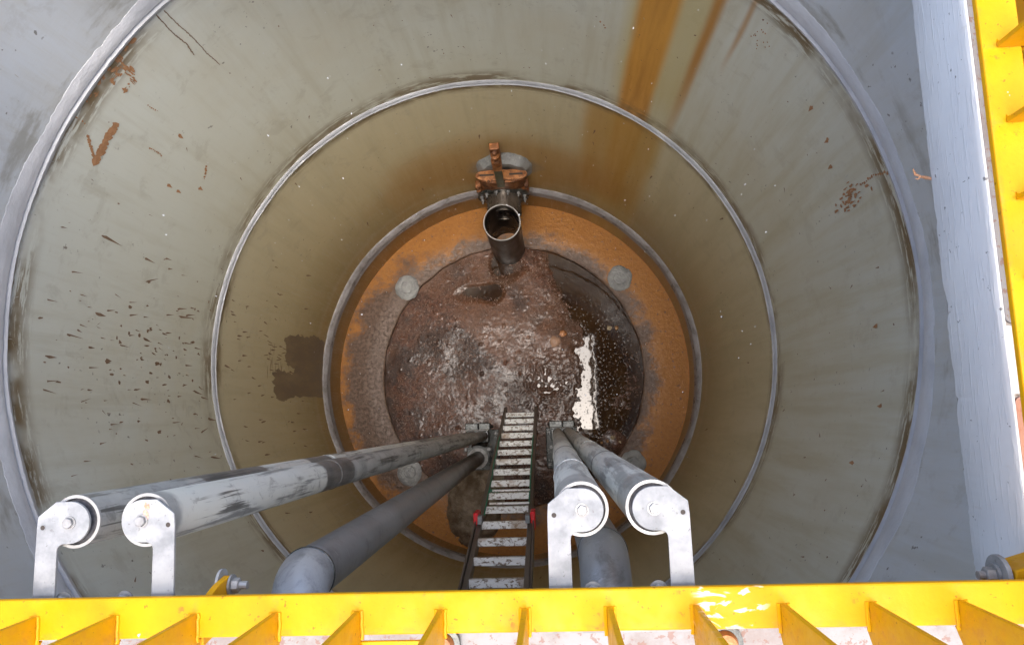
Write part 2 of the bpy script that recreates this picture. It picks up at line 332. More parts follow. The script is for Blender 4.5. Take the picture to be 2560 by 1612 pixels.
# ------------------------------------------------------------------ mesh helper
def basis(ax):
    ax = Vector(ax).normalized(); u = ax.orthogonal().normalized(); return u, ax.cross(u), ax
class MB:
    def __init__(s): s.v = []; s.f = []
    def box(s, x0, x1, y0, y1, z0, z1):
        b = len(s.v)
        s.v += [(x, y, z) for z in (z0, z1) for y in (y0, y1) for x in (x0, x1)]
        s.f += [tuple(b + i for i in q) for q in ((0, 2, 3, 1), (4, 5, 7, 6), (0, 1, 5, 4), (2, 6, 7, 3), (0, 4, 6, 2), (1, 3, 7, 5))]
        return s
    def prism(s, pts, o, u, v, w, h):
        """polygon pts in plane (o,u,v) extruded by h along w (centred ends o..o+w*h)"""
        b = len(s.v); n = len(pts); o, u, v, w = map(Vector, (o, u, v, w))
        for k in (0, h):
            for p in pts: s.v.append(tuple(o + u * p[0] + v * p[1] + w * k))
        s.f.append(tuple(b + i for i in reversed(range(n)))); s.f.append(tuple(b + n + i for i in range(n)))
        for i in range(n):
            j = (i + 1) % n; s.f.append((b + i, b + j, b + n + j, b + n + i))
        return s
    def rev(s, prof, o, ax, n=32, closed=False, a0=0, a1=2 * pi):
        """revolve (r, h) profile round axis"""
        u, v, w = basis(ax); o = Vector(o); b = len(s.v); m = len(prof); full = abs(a1 - a0 - 2 * pi) < 1e-6
        cnt = n if full else n + 1
        for i in range(cnt):
            a = a0 + (a1 - a0) * i / n; d = u * cos(a) + v * sin(a)
            for r, h in prof: s.v.append(tuple(o + d * r + w * h))
        for i in range(n):
            i2 = (i + 1) % cnt
            for k in range(m if closed else m - 1):
                k2 = (k + 1) % m
                s.f.append((b + i * m + k, b + i2 * m + k, b + i2 * m + k2, b + i * m + k2))
        return s
    def cyl(s, p0, p1, r, n=20, r1=None):
        p0 = Vector(p0); p1 = Vector(p1); L = (p1 - p0).length; r1 = r if r1 is None else r1
        return s.rev([(1e-5, 0), (r, 0), (r1, L), (1e-5, L)], p0, p1 - p0, n)
    def hexa(s, p, ax, r, h):
        c = min(.15 * h, .1 * r)
        return s.rev([(1e-5, 0), (r, 0), (r, h - c), (r - c * 1.6, h), (1e-5, h)], p, ax, 6)
    def tube(s, path, r, n=16, ri=None):
        path = [Vector(p) for p in path]; b = len(s.v); m = len(path)
        rs = r if isinstance(r, (list, tuple)) else [r] * m
        t0 = (path[1] - path[0]).normalized(); u = t0.orthogonal().normalized()
        for i, p in enumerate(path):
            if i == 0: t = t0
            elif i == m - 1: t = (path[i] - path[i - 1]).normalized()
            else: t = ((path[i + 1] - p).normalized() + (p - path[i - 1]).normalized()).normalized()
            u = (u - t * u.dot(t)).normalized(); v = t.cross(u)
            for k in range(n):
                a = 2 * pi * k / n; s.v.append(tuple(p + (u * cos(a) + v * sin(a)) * rs[i]))
        for i in range(m - 1):
            for k in range(n):
                k2 = (k + 1) % n; s.f.append((b + i * n + k, b + i * n + k2, b + (i + 1) * n + k2, b + (i + 1) * n + k))
        s.f.append(tuple(b + k for k in reversed(range(n)))); s.f.append(tuple(b + (m - 1) * n + k for k in range(n)))
        return s
    def build(s, name, mat, parent=None, smooth=False, bevel=0, origin=None, jitter=0):
        org = Vector((0, 0, 0))
        if parent is not None: org = world_loc(parent)
        elif origin is not None: org = Vector(origin)
        me = bpy.data.meshes.new(name)
        me.from_pydata([tuple(Vector(v) - org) for v in s.v], [], s.f); me.update()
        bm = bmesh.new(); bm.from_mesh(me); bmesh.ops.recalc_face_normals(bm, faces=bm.faces)
        bm.to_mesh(me); bm.free()
        if smooth:
            for p in me.polygons: p.use_smooth = True
            try: me.set_sharp_from_angle(angle=radians(38))
            except Exception: pass
        me.materials.append(mat)
        o = bpy.data.objects.new(name, me); COL.objects.link(o)
        if parent is not None: o.parent = parent
        else: o.location = org
        if bevel:
            md = o.modifiers.new('bevel', 'BEVEL'); md.width = bevel; md.segments = 2; md.limit_method = 'ANGLE'; md.angle_limit = radians(40)
        return o
def world_loc(o):
    l = Vector(o.location)
    while o.parent: o = o.parent; l += Vector(o.location)
    return l
def tag(o, label=None, cat=None, group=None, kind=None):
    if label: o['label'] = label
    if cat: o['category'] = cat
    if group: o['group'] = group
    if kind: o['kind'] = kind
    return o
def thing(name, loc, label, cat, group=None):
    o = bpy.data.objects.new(name, None); COL.objects.link(o); o.location = loc; o.empty_display_size = .05
    return tag(o, label, cat, group)
def copy_tree(o, parent=None):
    c = o.copy(); COL.objects.link(c); c.parent = parent
    for ch in list(o.children): copy_tree(ch, c)
    return c
def nz(x, y=0.0, z=0.0): return noise.noise(Vector((x, y, z)))
R = 1.5
def cyl_pt(th, z, off=0.0):          # th in degrees on the shaft wall, off = distance proud of it
    a = radians(th); return ((R - off) * cos(a), (R - off) * sin(a), z)

# ------------------------------------------------------------------ ground and cover slab
SLAB_T, SLAB_B = 5.03, 4.88
OX0, OX1, OY0, OY1 = -1.16, 1.028, -.665, .86
gr = MB()
n = 12
def ringquads(mb, a, b, z):          # sheet between inner rectangle a and outer rectangle b
    ax0, ax1, ay0, ay1 = a; bx0, bx1, by0, by1 = b; k = len(mb.v)
    mb.v += [(ax0, ay0, z), (ax1, ay0, z), (ax1, ay1, z), (ax0, ay1, z), (bx0, by0, z), (bx1, by0, z), (bx1, by1, z), (bx0, by1, z)]
    for i in range(4):
        j = (i + 1) % 4; mb.f.append((k + i, k + 4 + i, k + 4 + j, k + j))
ringquads(gr, (-1.9, 1.9, -1.9, 1.9), (-150, 150, -150, 150), 4.96)
tag(gr.build('ground', M_GRAVEL), kind='structure')

slab = thing('cover_slab', (0, 0, SLAB_B), 'concrete cover slab with a rectangular opening over the round shaft', 'concrete slab')
b = MB()
ringquads(b, (OX0, OX1, OY0, OY1), (-1.95, 1.95, -1.95, 1.95), SLAB_T)
ringquads(b, (OX0, OX1, OY0, OY1), (-1.95, 1.95, -1.95, 1.95), SLAB_B)
for (x0, x1, y0, y1) in ((-1.95, 1.95, -1.95, -1.95), (-1.95, 1.95, 1.95, 1.95)):
    k = len(b.v); b.v += [(x0, y0, SLAB_B), (x1, y0, SLAB_B), (x1, y0, SLAB_T), (x0, y0, SLAB_T)]; b.f.append((k, k + 1, k + 2, k + 3))
for xx in (-1.95, 1.95):
    k = len(b.v); b.v += [(xx, -1.95, SLAB_B), (xx, 1.95, SLAB_B), (xx, 1.95, SLAB_T), (xx, -1.95, SLAB_T)]; b.f.append((k, k + 1, k + 2, k + 3))
b.build('slab_body', M_SLAB, slab)
# painted reveal of the opening, with a chipped lower arris
def reveal(p0, p1, inward):
    m = MB(); L = (Vector(p1) - Vector(p0)).length; N = int(L / .006); iw = Vector(inward)
    rows = []
    for i in range(N + 1):
        s_ = i / N; p = Vector(p0).lerp(Vector(p1), s_)
        c1 = max(0, nz(s_ * L * 9, 3) - .20) * .035 + abs(nz(s_ * L * 60, 8)) * .006 + max(0, nz(s_ * L * 28, 5) - .3) * .012
        j = nz(s_ * L * 5, 1.7) * .003
        rows.append([p + iw * (-.0015) + Vector((0, 0, SLAB_T + .004)), p + iw * .002 + Vector((0, 0, SLAB_T + .004 - abs(j))), p + iw * .006 + Vector((0, 0, SLAB_T - .004)),
                     p + iw * (.006 + j * .3) + Vector((0, 0, (SLAB_T + SLAB_B) / 2)), p + iw * .006 + Vector((0, 0, SLAB_B + .006 + c1)),
                     p + iw * .001 + Vector((0, 0, SLAB_B - .004 + c1)), p + iw * (-.03) + Vector((0, 0, SLAB_B - .004))])
    for r in rows: m.v += [tuple(q) for q in r]
    K = len(rows[0])
    for i in range(N):
        for k in range(K - 1): m.f.append((i * K + k, (i + 1) * K + k, (i + 1) * K + k + 1, i * K + k + 1))
    o = m.build('painted_edge', M_PAINT, slab, smooth=True); return o
reveal((OX1, OY0 - .03, 0), (OX1, OY1 + .03, 0), (-1, 0, 0))
reveal((OX0, OY0, 0), (OX0, OY1, 0), (1, 0, 0))
reveal((OX0, OY1, 0), (OX1, OY1, 0), (0, -1, 0))
reveal((OX0, OY0, 0), (OX1, OY0, 0), (0, 1, 0))

m = MB(); ny = 24
for i in range(ny + 1):
    y = -.349 + .105 * i / ny; e = 1.052 + .006 * nz(y * 90, 4) + .004 * nz(y * 240, 2)
    m.v += [(1.0275, y, SLAB_T + .0035), (e - .002, y, SLAB_T + .0035), (e, y, SLAB_T + .0005)]
for i in range(ny):
    for k in range(2): m.f.append((3 * i + k, 3 * i + k + 1, 3 * i + k + 4, 3 * i + k + 3))
m.build('painted_lip', M_PAINT, slab)

# ------------------------------------------------------------------ shaft rings
def shaft_ring(z0, z1, label):
    o = thing('shaft_ring', (0, 0, z0), label, 'concrete ring', 'precast rings of the shaft wall')
    m = MB(); m.rev([(R, z0), (R, z1), (R + .16, z1), (R + .16, z0)], (0, 0, 0), (0, 0, 1), 384, closed=True)
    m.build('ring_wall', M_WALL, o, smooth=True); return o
RING4 = shaft_ring(3.893, SLAB_B - .001, 'topmost blue-grey ring of the shaft, outside the widest sealed joint')
RING3 = shaft_ring(2.383, 3.885, 'broad grey-green ring splashed with mud drops and rust runs')
RING2 = shaft_ring(.452, 2.375, 'olive-brown ring holding the inlet valve')
RING1 = shaft_ring(-.12, .444, 'lowest dark brown ring standing around the orange floor')

def seal(z, up, dn, proud, ring, mat, seed, rag=.42, crack=True):
    """hand-troweled mortar bead along a joint, in two beads with an open line between"""
    N = 1100; m = MB(); rows = []
    for i in range(N):
        a = 2 * pi * i / N; q = Vector((cos(a) * 2.6, sin(a) * 2.6, seed)); q2 = q * 3.1; q3 = q * 31
        w = 1 + rag * 1.2 * noise.noise(q) + rag * .55 * noise.noise(q2) + rag * .22 * noise.noise(q * 9.7) + rag * .14 * noise.noise(q3)
        w2 = 1 + rag * 1.3 * noise.noise(q + Vector((0, 0, 9))) + rag * .6 * noise.noise(q2 + Vector((0, 0, 9))) + rag * .3 * noise.noise(q3)
        zc = z + .004 * noise.noise(q * 1.5) + .002 * noise.noise(q3)
        p = proud * (1 + .25 * noise.noise(q * 2.2 + Vector((4, 0, 0))))
        prof = [(-.002, zc + up * w), (p * .10, zc + up * w * .97), (p * .32, zc + up * w * .84), (p * .66, zc + up * w * .6), (p * .8, zc + up * w * .35), (p * .72, zc + .007)]
        if crack: g_ = -.006 + .006 * abs(noise.noise(q3 * .5)); prof += [(g_, zc + .004), (g_, zc - .003), (p * 1.05, zc - .008)]
        prof += [(p * .9, zc - dn * w2 * .5), (p * .3, zc - dn * w2 * .85), (-.002, zc - dn * w2)]
        rows.append([((R - r) * cos(a), (R - r) * sin(a), zz) for r, zz in prof])
    K = len(rows[0])
    for r in rows: m.v += r
    for i in range(N):
        j = (i + 1) % N
        for k in range(K - 1): m.f.append((i * K + k, j * K + k, j * K + k + 1, i * K + k + 1))
    return m.build('joint_seal', mat, ring, smooth=True)
seal(3.889, .058, .034, .013, RING3, M_SEAL, 1.0)
seal(2.379, .020, .022, .016, RING2, M_SEAL_MID, 2.0, .20)
seal(.448, .060, .060, .042, RING1, M_SEAL_LOW, 3.0, .25, crack=False)

# decals on the wall: thin dried mud, rust marks
def blob(m, th, z, w, h, off, n=10, tail=0.0, jit=.25, rot=0.0, seed=0.0):
    """patch of width w (along the wall) and height h, optional tail running down"""
    pts = []
    for i in range(n):
        a = 2 * pi * i / n; k = 1 + jit * random.uniform(-1, 1)
        sx = cos(a) * w / 2 * k; sz = sin(a) * h / 2 * k
        if tail and sin(a) < -.8: sz -= tail; sx *= .15
        c, s_ = cos(rot), sin(rot); pts.append((sx * c - sz * s_, sx * s_ + sz * c))
    b = len(m.v); m.v.append(cyl_pt(th, z, off))
    for sx, sz in pts: m.v.append(cyl_pt(th + math.degrees(sx / R), z + sz, off))
    for i in range(n): m.f.append((b, b + 1 + i, b + 1 + (i + 1) % n))
m = MB(); OFF = .0022
spots = []
for i in range(150):                  # splashes thrown at the west side
    th = random.gauss(182, 9.5); z = random.uniform(2.52, 3.72) if i % 3 else random.gauss(2.9, .25)
    if not (2.46 < z < 3.78): continue
    s_ = random.choice((.3, .45, .6, .7, .9, 1.4))
    blob(m, th, z, .0085 * s_ * random.uniform(.7, 1.4), .030 * s_ * random.uniform(.5, 1.3), OFF, 9, tail=.05 * s_ * random.choice((0, .3, .8, 1.5)), jit=.35, rot=random.gauss(0, .14))
for i in range(26):                   # darker lumps sitting across
    th = random.gauss(178, 6); z = random.uniform(2.5, 3.3)
    blob(m, th, z, random.uniform(.007, .018), random.uniform(.010, .026), OFF + .0004, 9, jit=.55)
for i in range(170):                  # loose specks all round
    th = random.uniform(0, 360); z = random.uniform(2.46, 3.8)
    s_ = random.uniform(.25, .8)
    blob(m, th, z, .010 * s_, .018 * s_, OFF, 6, tail=random.choice((0, 0, .02)), rot=random.uniform(-.8, .8))
tag(m.build('mud_splashes', M_MUD, RING3, smooth=True), kind='stuff')
m = MB()
def stroke(mm, pts, w, dens=60, off=OFF, jw=.45):
    for (t0, z0), (t1, z1) in zip(pts[:-1], pts[1:]):
        L = sqrt((radians(t1 - t0) * R) ** 2 + (z1 - z0) ** 2); k = max(3, int(L * dens))
        for i in range(k):
            s_ = i / k; ww = w * random.uniform(1 - jw, 1 + jw)
            blob(mm, t0 + (t1 - t0) * s_ + random.uniform(-.12, .12), z0 + (z1 - z0) * s_, ww, ww * 1.5, off + random.uniform(0, .0007), 7, jit=.4)
stroke(m, [(152.04, 3.76), (154.78, 3.662)], .008, 320)
stroke(m, [(154.78, 3.662), (151.5, 3.664), (148.64, 3.664)], .019, 420, jw=.6)
for (t, z, w, h) in ((141.0, 3.85, .020, .03), (141.4, 3.778, .022, .045), (143.85, 3.85, .05, .03), (141.8, 3.82, .03, .02), (143.3, 3.80, .035, .02),
                     (142.1, 3.722, .012, .03), (143.6, 3.728, .028, .02), (147.5, 3.852, .03, .014), (146.7, 3.83, .022, .012), (138.9, 3.852, .04, .016), (137.9, 3.85, .022, .016)):
    for k in range(9): blob(m, t + random.uniform(-.9, .9) * w * 30, z + random.uniform(-.6, .6) * h, w * random.uniform(.15, .5), h * random.uniform(.3, .9), OFF + random.uniform(0, .0007), 8, jit=.5)
stroke(m, [(141.0, 3.868), (141.4, 3.74), (142.3, 3.72)], .008, 120)
stroke(m, [(143.57, 3.582), (143.32, 3.509)], .006, 90); stroke(m, [(148.68, 3.431), (148.64, 3.333)], .006, 90)
stroke(m, [(145.87, 3.03), (147.04, 3.003), (148.46, 2.979)], .009, 60); stroke(m, [(150.88, 3.847), (150.93, 3.785)], .006, 80)
for (t, z) in ((144.39, 3.317), (149.8, 2.978), (152.27, 3.197), (152.27, 3.118), (24.0, 3.59), (20.78, 3.52), (28.84, 3.618), (-14, 3.62), (-22, 3.5), (-3, 3.55)):
    blob(m, t, z, .016, .022, OFF, 9, tail=.02, jit=.4)
stroke(m, [(15.02, 3.865), (15.9, 3.765), (15.9, 3.65)], .009, 70)
for k in range(46): blob(m, 15.6 + random.gauss(0, .8), 3.56 + random.gauss(0, .055), .009 * random.uniform(.5, 1.6), .03 * random.uniform(.5, 1.3), OFF + random.uniform(0, .0007), 8, jit=.5)
for k in range(18): blob(m, 40.7 + random.gauss(0, .9), 3.65 + random.gauss(0, .06), .005, .009, OFF, 6)
stroke(m, [(65.2, 3.12), (66.5, 3.17)], .010, 60)
tag(m.build('rust_marks', M_MUD2, RING3, smooth=True), kind='stuff')
m = MB()
for pts in ([(133.15, 3.864), (133.23, 3.825), (133.31, 3.732), (133.0, 3.651), (133.39, 3.576)], [(131.99, 3.845), (131.93, 3.757), (131.7, 3.646), (131.79, 3.533), (131.5, 3.431)],
            [(-41.0, 3.86), (-40.3, 3.74), (-40.8, 3.60)], [(-44.0, 3.86), (-43.5, 3.72)], [(-52, 3.85), (-51.6, 3.66), (-51.9, 3.5)]):
    for (t0, z0), (t1, z1) in zip(pts[:-1], pts[1:]):
        k = 14
        for i in range(k):
            s_ = i / k; blob(m, t0 + (t1 - t0) * s_ + random.uniform(-.06, .06), z0 + (z1 - z0) * s_, .0032, .016, OFF, 6)
tag(m.build('drip_trails', M_MUD, RING3, smooth=True), kind='stuff')
m = MB()
for i in range(150):
    th = random.uniform(0, 360); z = random.uniform(2.5, 4.4)
    L = random.uniform(.006, .03); blob(m, th, z, .0028, L, OFF, 6, rot=random.uniform(-.5, .5))
tag(m.build('pale_scuffs', M_SCUFF, RING3, smooth=True), kind='stuff')
m = MB()
for i in range(110):
    th = random.gauss(180, 12) if i % 3 else random.uniform(0, 360); z = random.uniform(.9, 2.3); s_ = random.uniform(.5, 1.3)
    blob(m, th, z, .010 * s_, .045 * s_, OFF, 7, tail=.03 * s_, rot=random.uniform(-.2, .2))
for i in range(30): blob(m, random.gauss(178, 2.4), random.gauss(1.45, .12), .006, .09, OFF, 6, rot=random.choice((0, 1.57)) + random.uniform(-.2, .2))
tag(m.build('mud_splashes', M_MUD, RING2, smooth=True), kind='stuff')
# dark wet film on the west wall above the lowest joint
m = MB()
poly = [(170.8, 1.347), (169.68, 1.106), (169.57, .929), (168.06, .805), (168.9, .53), (177.4, .51), (186.0, .51), (186.6, 1.132), (188.0, 1.392), (187.0, 1.53),
        (184.2, 1.545), (180.9, 1.522), (179.5, 1.426), (180.4, 1.289), (180.6, 1.145), (178.98, 1.109), (178.85, 1.256), (174.65, 1.328)]
pp = []
for i in range(len(poly)):
    a_, b_ = poly[i], poly[(i + 1) % len(poly)]
    for k in range(7):
        s_ = k / 7; t_ = a_[0] + (b_[0] - a_[0]) * s_; z_ = a_[1] + (b_[1] - a_[1]) * s_
        pp.append((t_ + .9 * nz(t_ * 3.1, z_ * 14), max(.50, z_ + .07 * nz(z_ * 12, t_ * 5))))
bm_ = bmesh.new()
vs = [bm_.verts.new((radians(t_) * R, z_, 0)) for t_, z_ in pp]; bm_.faces.new(vs); bmesh.ops.triangulate(bm_, faces=bm_.faces)
bmesh.ops.subdivide_edges(bm_, edges=bm_.edges, cuts=4, use_grid_fill=True)
base_i = len(m.v)
bm_.verts.ensure_lookup_table()
for v in bm_.verts: m.v.append(cyl_pt(math.degrees(v.co.x / R), v.co.y, .0028))
for f_ in bm_.faces: m.f.append(tuple(base_i + v.index for v in f_.verts))
bm_.free()
m.build('wet_sludge_film', M_WET, RING2, smooth=True)

# ------------------------------------------------------------------ floor
RI = 1.118
fl = MB()
N = 256; radii = [(RI - .002, -.060), (RI + .002, -.008), (RI + .014, 0.0), (1.3, .0), (R + .02, .0)]
for i in range(N):
    a = 2 * pi * i / N; jt = .010 * nz(cos(a) * 7, sin(a) * 7, 2) + .004 * nz(cos(a) * 30, sin(a) * 30, 2)
    for k, (r, z) in enumerate(radii):
        rr = r + (jt if k < 3 else 0); fl.v.append((rr * cos(a), rr * sin(a), z))
for i in range(N):
    j = (i + 1) % N
    for k in range(4): fl.f.append((i * 5 + k, j * 5 + k, j * 5 + k + 1, i * 5 + k + 1))
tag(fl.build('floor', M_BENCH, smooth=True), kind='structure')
# sludge bed in the sump, a height field that dips under the water towards the east
WL = -.050
def bed(x, y):
    h = -.034 + .012 * nz(x * 3, y * 3, 5) + .0022 * nz(x * 9, y * 9, 1) + .0012 * nz(x * 30, y * 30, 3) + .0010 * nz(x * 75, y * 75, 4)
    h += .016 * max(0, nz(x * 24, y * 24, 9) - .42)
    edge = .45 - .40 * max(0, (y - .30) * .9) + .10 * nz(y * 2.2, 7.0) + .06 * nz(y * 6, x * 6, 2)
    if y < -.35: edge -= 0.05
    t_ = (x - edge + .06 + .05 * nz(x * 14, y * 14, 6)) / .34; t_ = max(0, min(1, t_)); t_ = t_ * t_ * (3 - 2 * t_)
    h -= .026 * t_ - (.010 * max(0, nz(x * 40, y * 40, 2) - .12) + .006 * max(0, nz(x * 15, y * 15, 3))) * (1 - abs(2 * t_ - 1))
    gz = math.exp(-((x - .27) / .24) ** 2 - ((y + .10) / .24) ** 2)
    h -= gz * (.0185 + .010 * nz(x * 34, y * 34, 7) + .004 * nz(x * 12, y * 12, 11))
    d1 = ((x + .27) / .16) ** 2 + ((y - .72) / .10) ** 2 + 2.2 * nz(x * 5, y * 5, 8)      # wet hollow left of the drop pipe
    d2 = ((x + .04) / .15) ** 2 + ((y - .96) / .13) ** 2 + 1.5 * nz(x * 6, y * 6, 3)
    for d in (d1, d2):
        if d < 1.4: h -= .019 * min(1, 1.4 - d)
    d3 = sqrt((x - 1.0) ** 2 + (y + .12) ** 2)
    if d3 < .3: h += .008 * (1 - d3 / .3) ** .5 + .012 * max(0, nz(x * 30, y * 30, 2))
    d4 = sqrt((x - .86) ** 2 + (y + .62) ** 2)
    if d4 < .16: h += .03 * (1 - d4 / .16)
    d5 = sqrt((x - .36) ** 2 + (y - .27) ** 2)
    if d5 < .2: h += .02 * (1 - d5 / .2)
    return h
G = 300; sl = MB(); idx = {}
for i in range(G + 1):
    for j in range(G + 1):
        x = -1.14 + 2.28 * i / G; y = -1.14 + 2.28 * j / G
        if x * x + y * y < 1.135 ** 2: idx[(i, j)] = len(sl.v); sl.v.append((x, y, bed(x, y)))
for i in range(G):
    for j in range(G):
        q = [(i, j), (i + 1, j), (i + 1, j + 1), (i, j + 1)]
        if all(k in idx for k in q): sl.f.append(tuple(idx[k] for k in q))
tag(sl.build('sludge', M_SLUDGE, smooth=True), kind='structure')
wt = MB(); N = 128
wt.v.append((0, 0, WL))
for i in range(N): a = 2 * pi * i / N; wt.v.append((1.114 * cos(a), 1.114 * sin(a), WL))
for i in range(N): wt.f.append((0, 1 + i, 1 + (i + 1) % N))
tag(wt.build('water', M_WATER), kind='structure')
# fibres and chips lying in the sludge
def chips(cnt, mat, name, seed, smax, cond):
    random.seed(seed); m = MB()
    for i in range(cnt):
        r = 1.09 * sqrt(random.random()); a = random.uniform(0, 2 * pi); x, y = r * cos(a), r * sin(a)
        if not cond(x, y): continue
        z = bed(x, y) + .003
        if z < WL + .001: continue
        L = random.uniform(.008, smax); w = random.uniform(.002, .004); d = random.uniform(0, pi); cv = random.uniform(-.8, .8); b = len(m.v)
        px, py = x, y
        for k in range(4):
            dx, dy = cos(d), sin(d); hz = z + .004 * sin(pi * k / 3)
            m.v += [(px - dy * w / 2, py + dx * w / 2, hz), (px + dy * w / 2, py - dx * w / 2, hz)]
            px += dx * L / 3; py += dy * L / 3; d += cv
        for k in range(3): m.f.append((b + 2 * k, b + 2 * k + 1, b + 2 * k + 3, b + 2 * k + 2))
    return tag(m.build(name, mat), 'brown shredded fibres lying over the wet sludge' if mat is M_CHIP else 'pale shredded fibres scattered thinly over the wet sludge', 'fibres', kind='stuff')
chips(9000, M_CHIP, 'shredded_fibres', 11, .030, lambda x, y: True)
chips(2600, M_CHIP2, 'pale_fibres', 12, .022, lambda x, y: nz(x * 3, y * 3, 4) > -.1)

# mortar plugs on the bench
def plug(x, y, r, label, seed):
    random.seed(seed); m = MB(); n = 40; prof = ((0, .014), (.25, .016), (.45, .010), (.55, .017), (.8, .013), (.95, .006), (1.02, -.002))
    k0 = []
    for k, (q, z) in enumerate(prof):
        for i in range(n):
            a = 2 * pi * i / n; rr = r * q * (1 + .10 * nz(cos(a) * 1.5, sin(a) * 1.5, seed) + .04 * nz(cos(a) * 6, sin(a) * 6, seed))
            m.v.append((x + rr * cos(a), y + rr * sin(a) * 1.05, z + .003 * nz(rr * 60 * cos(a), rr * 60 * sin(a), seed)))
    for k in range(len(prof) - 1):
        for i in range(n): j = (i + 1) % n; m.f.append((k * n + i, k * n + j, (k + 1) * n + j, (k + 1) * n + i))
    o = m.build('mortar_plug', M_PLUG, origin=(x, y, 0), smooth=True)
    tag(o, label, 'mortar patch', 'round mortar plugs on the orange floor')
plug(-.905, .795, .105, 'round grey mortar plug on the orange floor, left of the drop pipe', 1)
plug(.955, .80, .105, 'round grey mortar plug on the orange floor, right of the drop pipe', 2)
plug(-.905, -.80, .105, 'round grey mortar plug on the floor beneath the left pair of guide rails', 3)
plug(.985, -.775, .105, 'round grey mortar plug on the floor beyond the rightmost guide rail', 4)

# pebbles and a broken chunk on the wet side
def pebble(x, y, r, mat, name, label, cat, group=None, flat=.5, z0=WL, seed=1, elong=1.0, origin=None):
    m = MB(); n, k = 12, 7
    for a_ in range(k + 1):
        ph = pi * a_ / k
        for i in range(n):
            t_ = 2 * pi * i / n; q = Vector((sin(ph) * cos(t_), sin(ph) * sin(t_), cos(ph)))
            s_ = 1 + .22 * noise.noise(q * 1.6 + Vector((seed, 0, 0)))
            m.v.append((x + q.x * r * s_ * elong, y + q.y * r * s_, z0 + (q.z + .6) * r * flat * s_))
    for a_ in range(k):
        for i in range(n): j = (i + 1) % n; m.f.append((a_ * n + i, a_ * n + j, (a_ + 1) * n + j, (a_ + 1) * n + i))
    o = m.build(name, mat, origin=(x, y, z0), smooth=True); return tag(o, label, cat, group)
M_TAN = simple('tan_pebble', (.26, .14, .05), (.2, .1, .04), .5)
pebble(.845, .375, .020, M_STONE, 'pebble', 'cream disc-shaped pebble in the brown water, left one of a pair', 'pebble', 'pebbles in the water', .3)
pebble(.91, .375, .018, M_TAN, 'pebble', 'tan disc-shaped pebble in the brown water, right one of a pair', 'pebble', 'pebbles in the water', .3, seed=3)
pebble(.83, -.56, .022, M_STONE, 'pebble', 'largest pale stone of the cluster beside the rightmost guide rail', 'pebble', 'pebbles in the water', .5, seed=4)
pebble(.885, -.60, .019, M_STONE, 'pebble', 'rounded pale stone at the right end of the stone cluster', 'pebble', 'pebbles in the water', .5, seed=5)
pebble(.785, -.585, .016, M_TAN, 'pebble', 'small tan stone in the middle of the stone cluster', 'pebble', 'pebbles in the water', .5, seed=6)
pebble(.735, -.60, .013, M_TAN, 'pebble', 'smallest tan stone at the left end of the stone cluster', 'pebble', 'pebbles in the water', .5, seed=7)
M_CHUNK = simple('broken_render', (.42, .27, .19), (.30, .17, .10), .6, 0, 20)
pebble(.375, .275, .05, M_CHUNK, 'rubble_chunk', 'pale pinkish broken chunk lying at the water edge in the middle of the floor', 'rubble', None, .35, -.035, 9, 1.0)
pebble(.435, .34, .035, M_RUSTB, 'rubble_chunk', 'small orange lump behind the pale broken chunk', 'rubble', None, .35, -.04, 12, 1.3)
# crumbling mortar heap on the floor against the near wall, left of the ladder
m = MB(); n = 46; hx, hy = -.36, -1.12
for i in range(n + 1):
    for j in range(n + 1):
        x = hx - .26 + .52 * i / n; y = hy - .34 + .68 * j / n; d = ((x - hx) / .24) ** 2 + ((y - hy) / .32) ** 2
        h = max(0, 1 - d - .5 * abs(nz(x * 7, y * 7, 4))) ** .7 * .10 + .02 * nz(x * 16, y * 16, 6) + .01 * nz(x * 40, y * 40, 2)
        m.v.append((x, y, h * (1 if d < 1 else 0) - (.012 if d > .95 else 0)))
for i in range(n):
    for j in range(n): m.f.append((i * (n + 1) + j, (i + 1) * (n + 1) + j, (i + 1) * (n + 1) + j + 1, i * (n + 1) + j + 1))
M_HEAP = simple('crumbled_mortar', (.25, .20, .145), (.10, .065, .035), .6, 0, 9, bst=.8, bd=.02)
tag(m.build('mortar_heap', M_HEAP, origin=(hx, hy, 0), smooth=True), 'lumpy brown mortar residue on the floor, left of the ladder', 'mortar residue')

# ------------------------------------------------------------------ inlet: mortar collar, knife gate valve, drop pipe
th0 = 88.5
m = MB(); n = 56
cz = .98
for k, (q, off) in enumerate(((0, .018), (.35, .018), (.55, .018), (.72, .022), (.86, .024), (1.0, .006), (1.06, -.004))):
    for i in range(n):
        a = 2 * pi * i / n; s_ = 1 + .05 * nz(cos(a) * 2, sin(a) * 2, 3) + .03 * nz(cos(a) * 7, sin(a) * 7, 4)
        sx = .20 * q * cos(a) * s_; sz = .25 * q * sin(a) * s_ - .0
        m.v.append(cyl_pt(th0 + math.degrees(sx / R), .96 + sz + (.06 if sin(a) > 0 else -.02) * q, off + (.04 * max(0, sin(a)) ** .5 if .5 < q < .99 else 0) + .010 * nz(sx * 14, sz * 14, 1)))
for k in range(6):
    for i in range(n): j = (i + 1) % n; m.f.append((k * n + i, k * n + j, (k + 1) * n + j, (k + 1) * n + i))
o = m.build('mortar_collar', M_PATCH, origin=(0, 1.48, .9), smooth=True)
tag(o, 'pale grey rough mortar collar on the wall behind the orange valve', 'mortar collar')
AX, AZ = .004, .62          # pipe axis
PR = .142                   # pipe radius
FY = 1.398                  # flange plane
dp = thing('drop_pipe', (AX, 1.12, 0), 'dark steel tee-shaped drop pipe with open top under the valve', 'pipe')
TX, TY = -.002, 1.112
m = MB(); m.rev([(PR, 0.0), (PR, .885), (PR - .009, .885), (PR - .009, 0.0)], (TX, TY, -.045), (0, 0, 1), 56, closed=True)
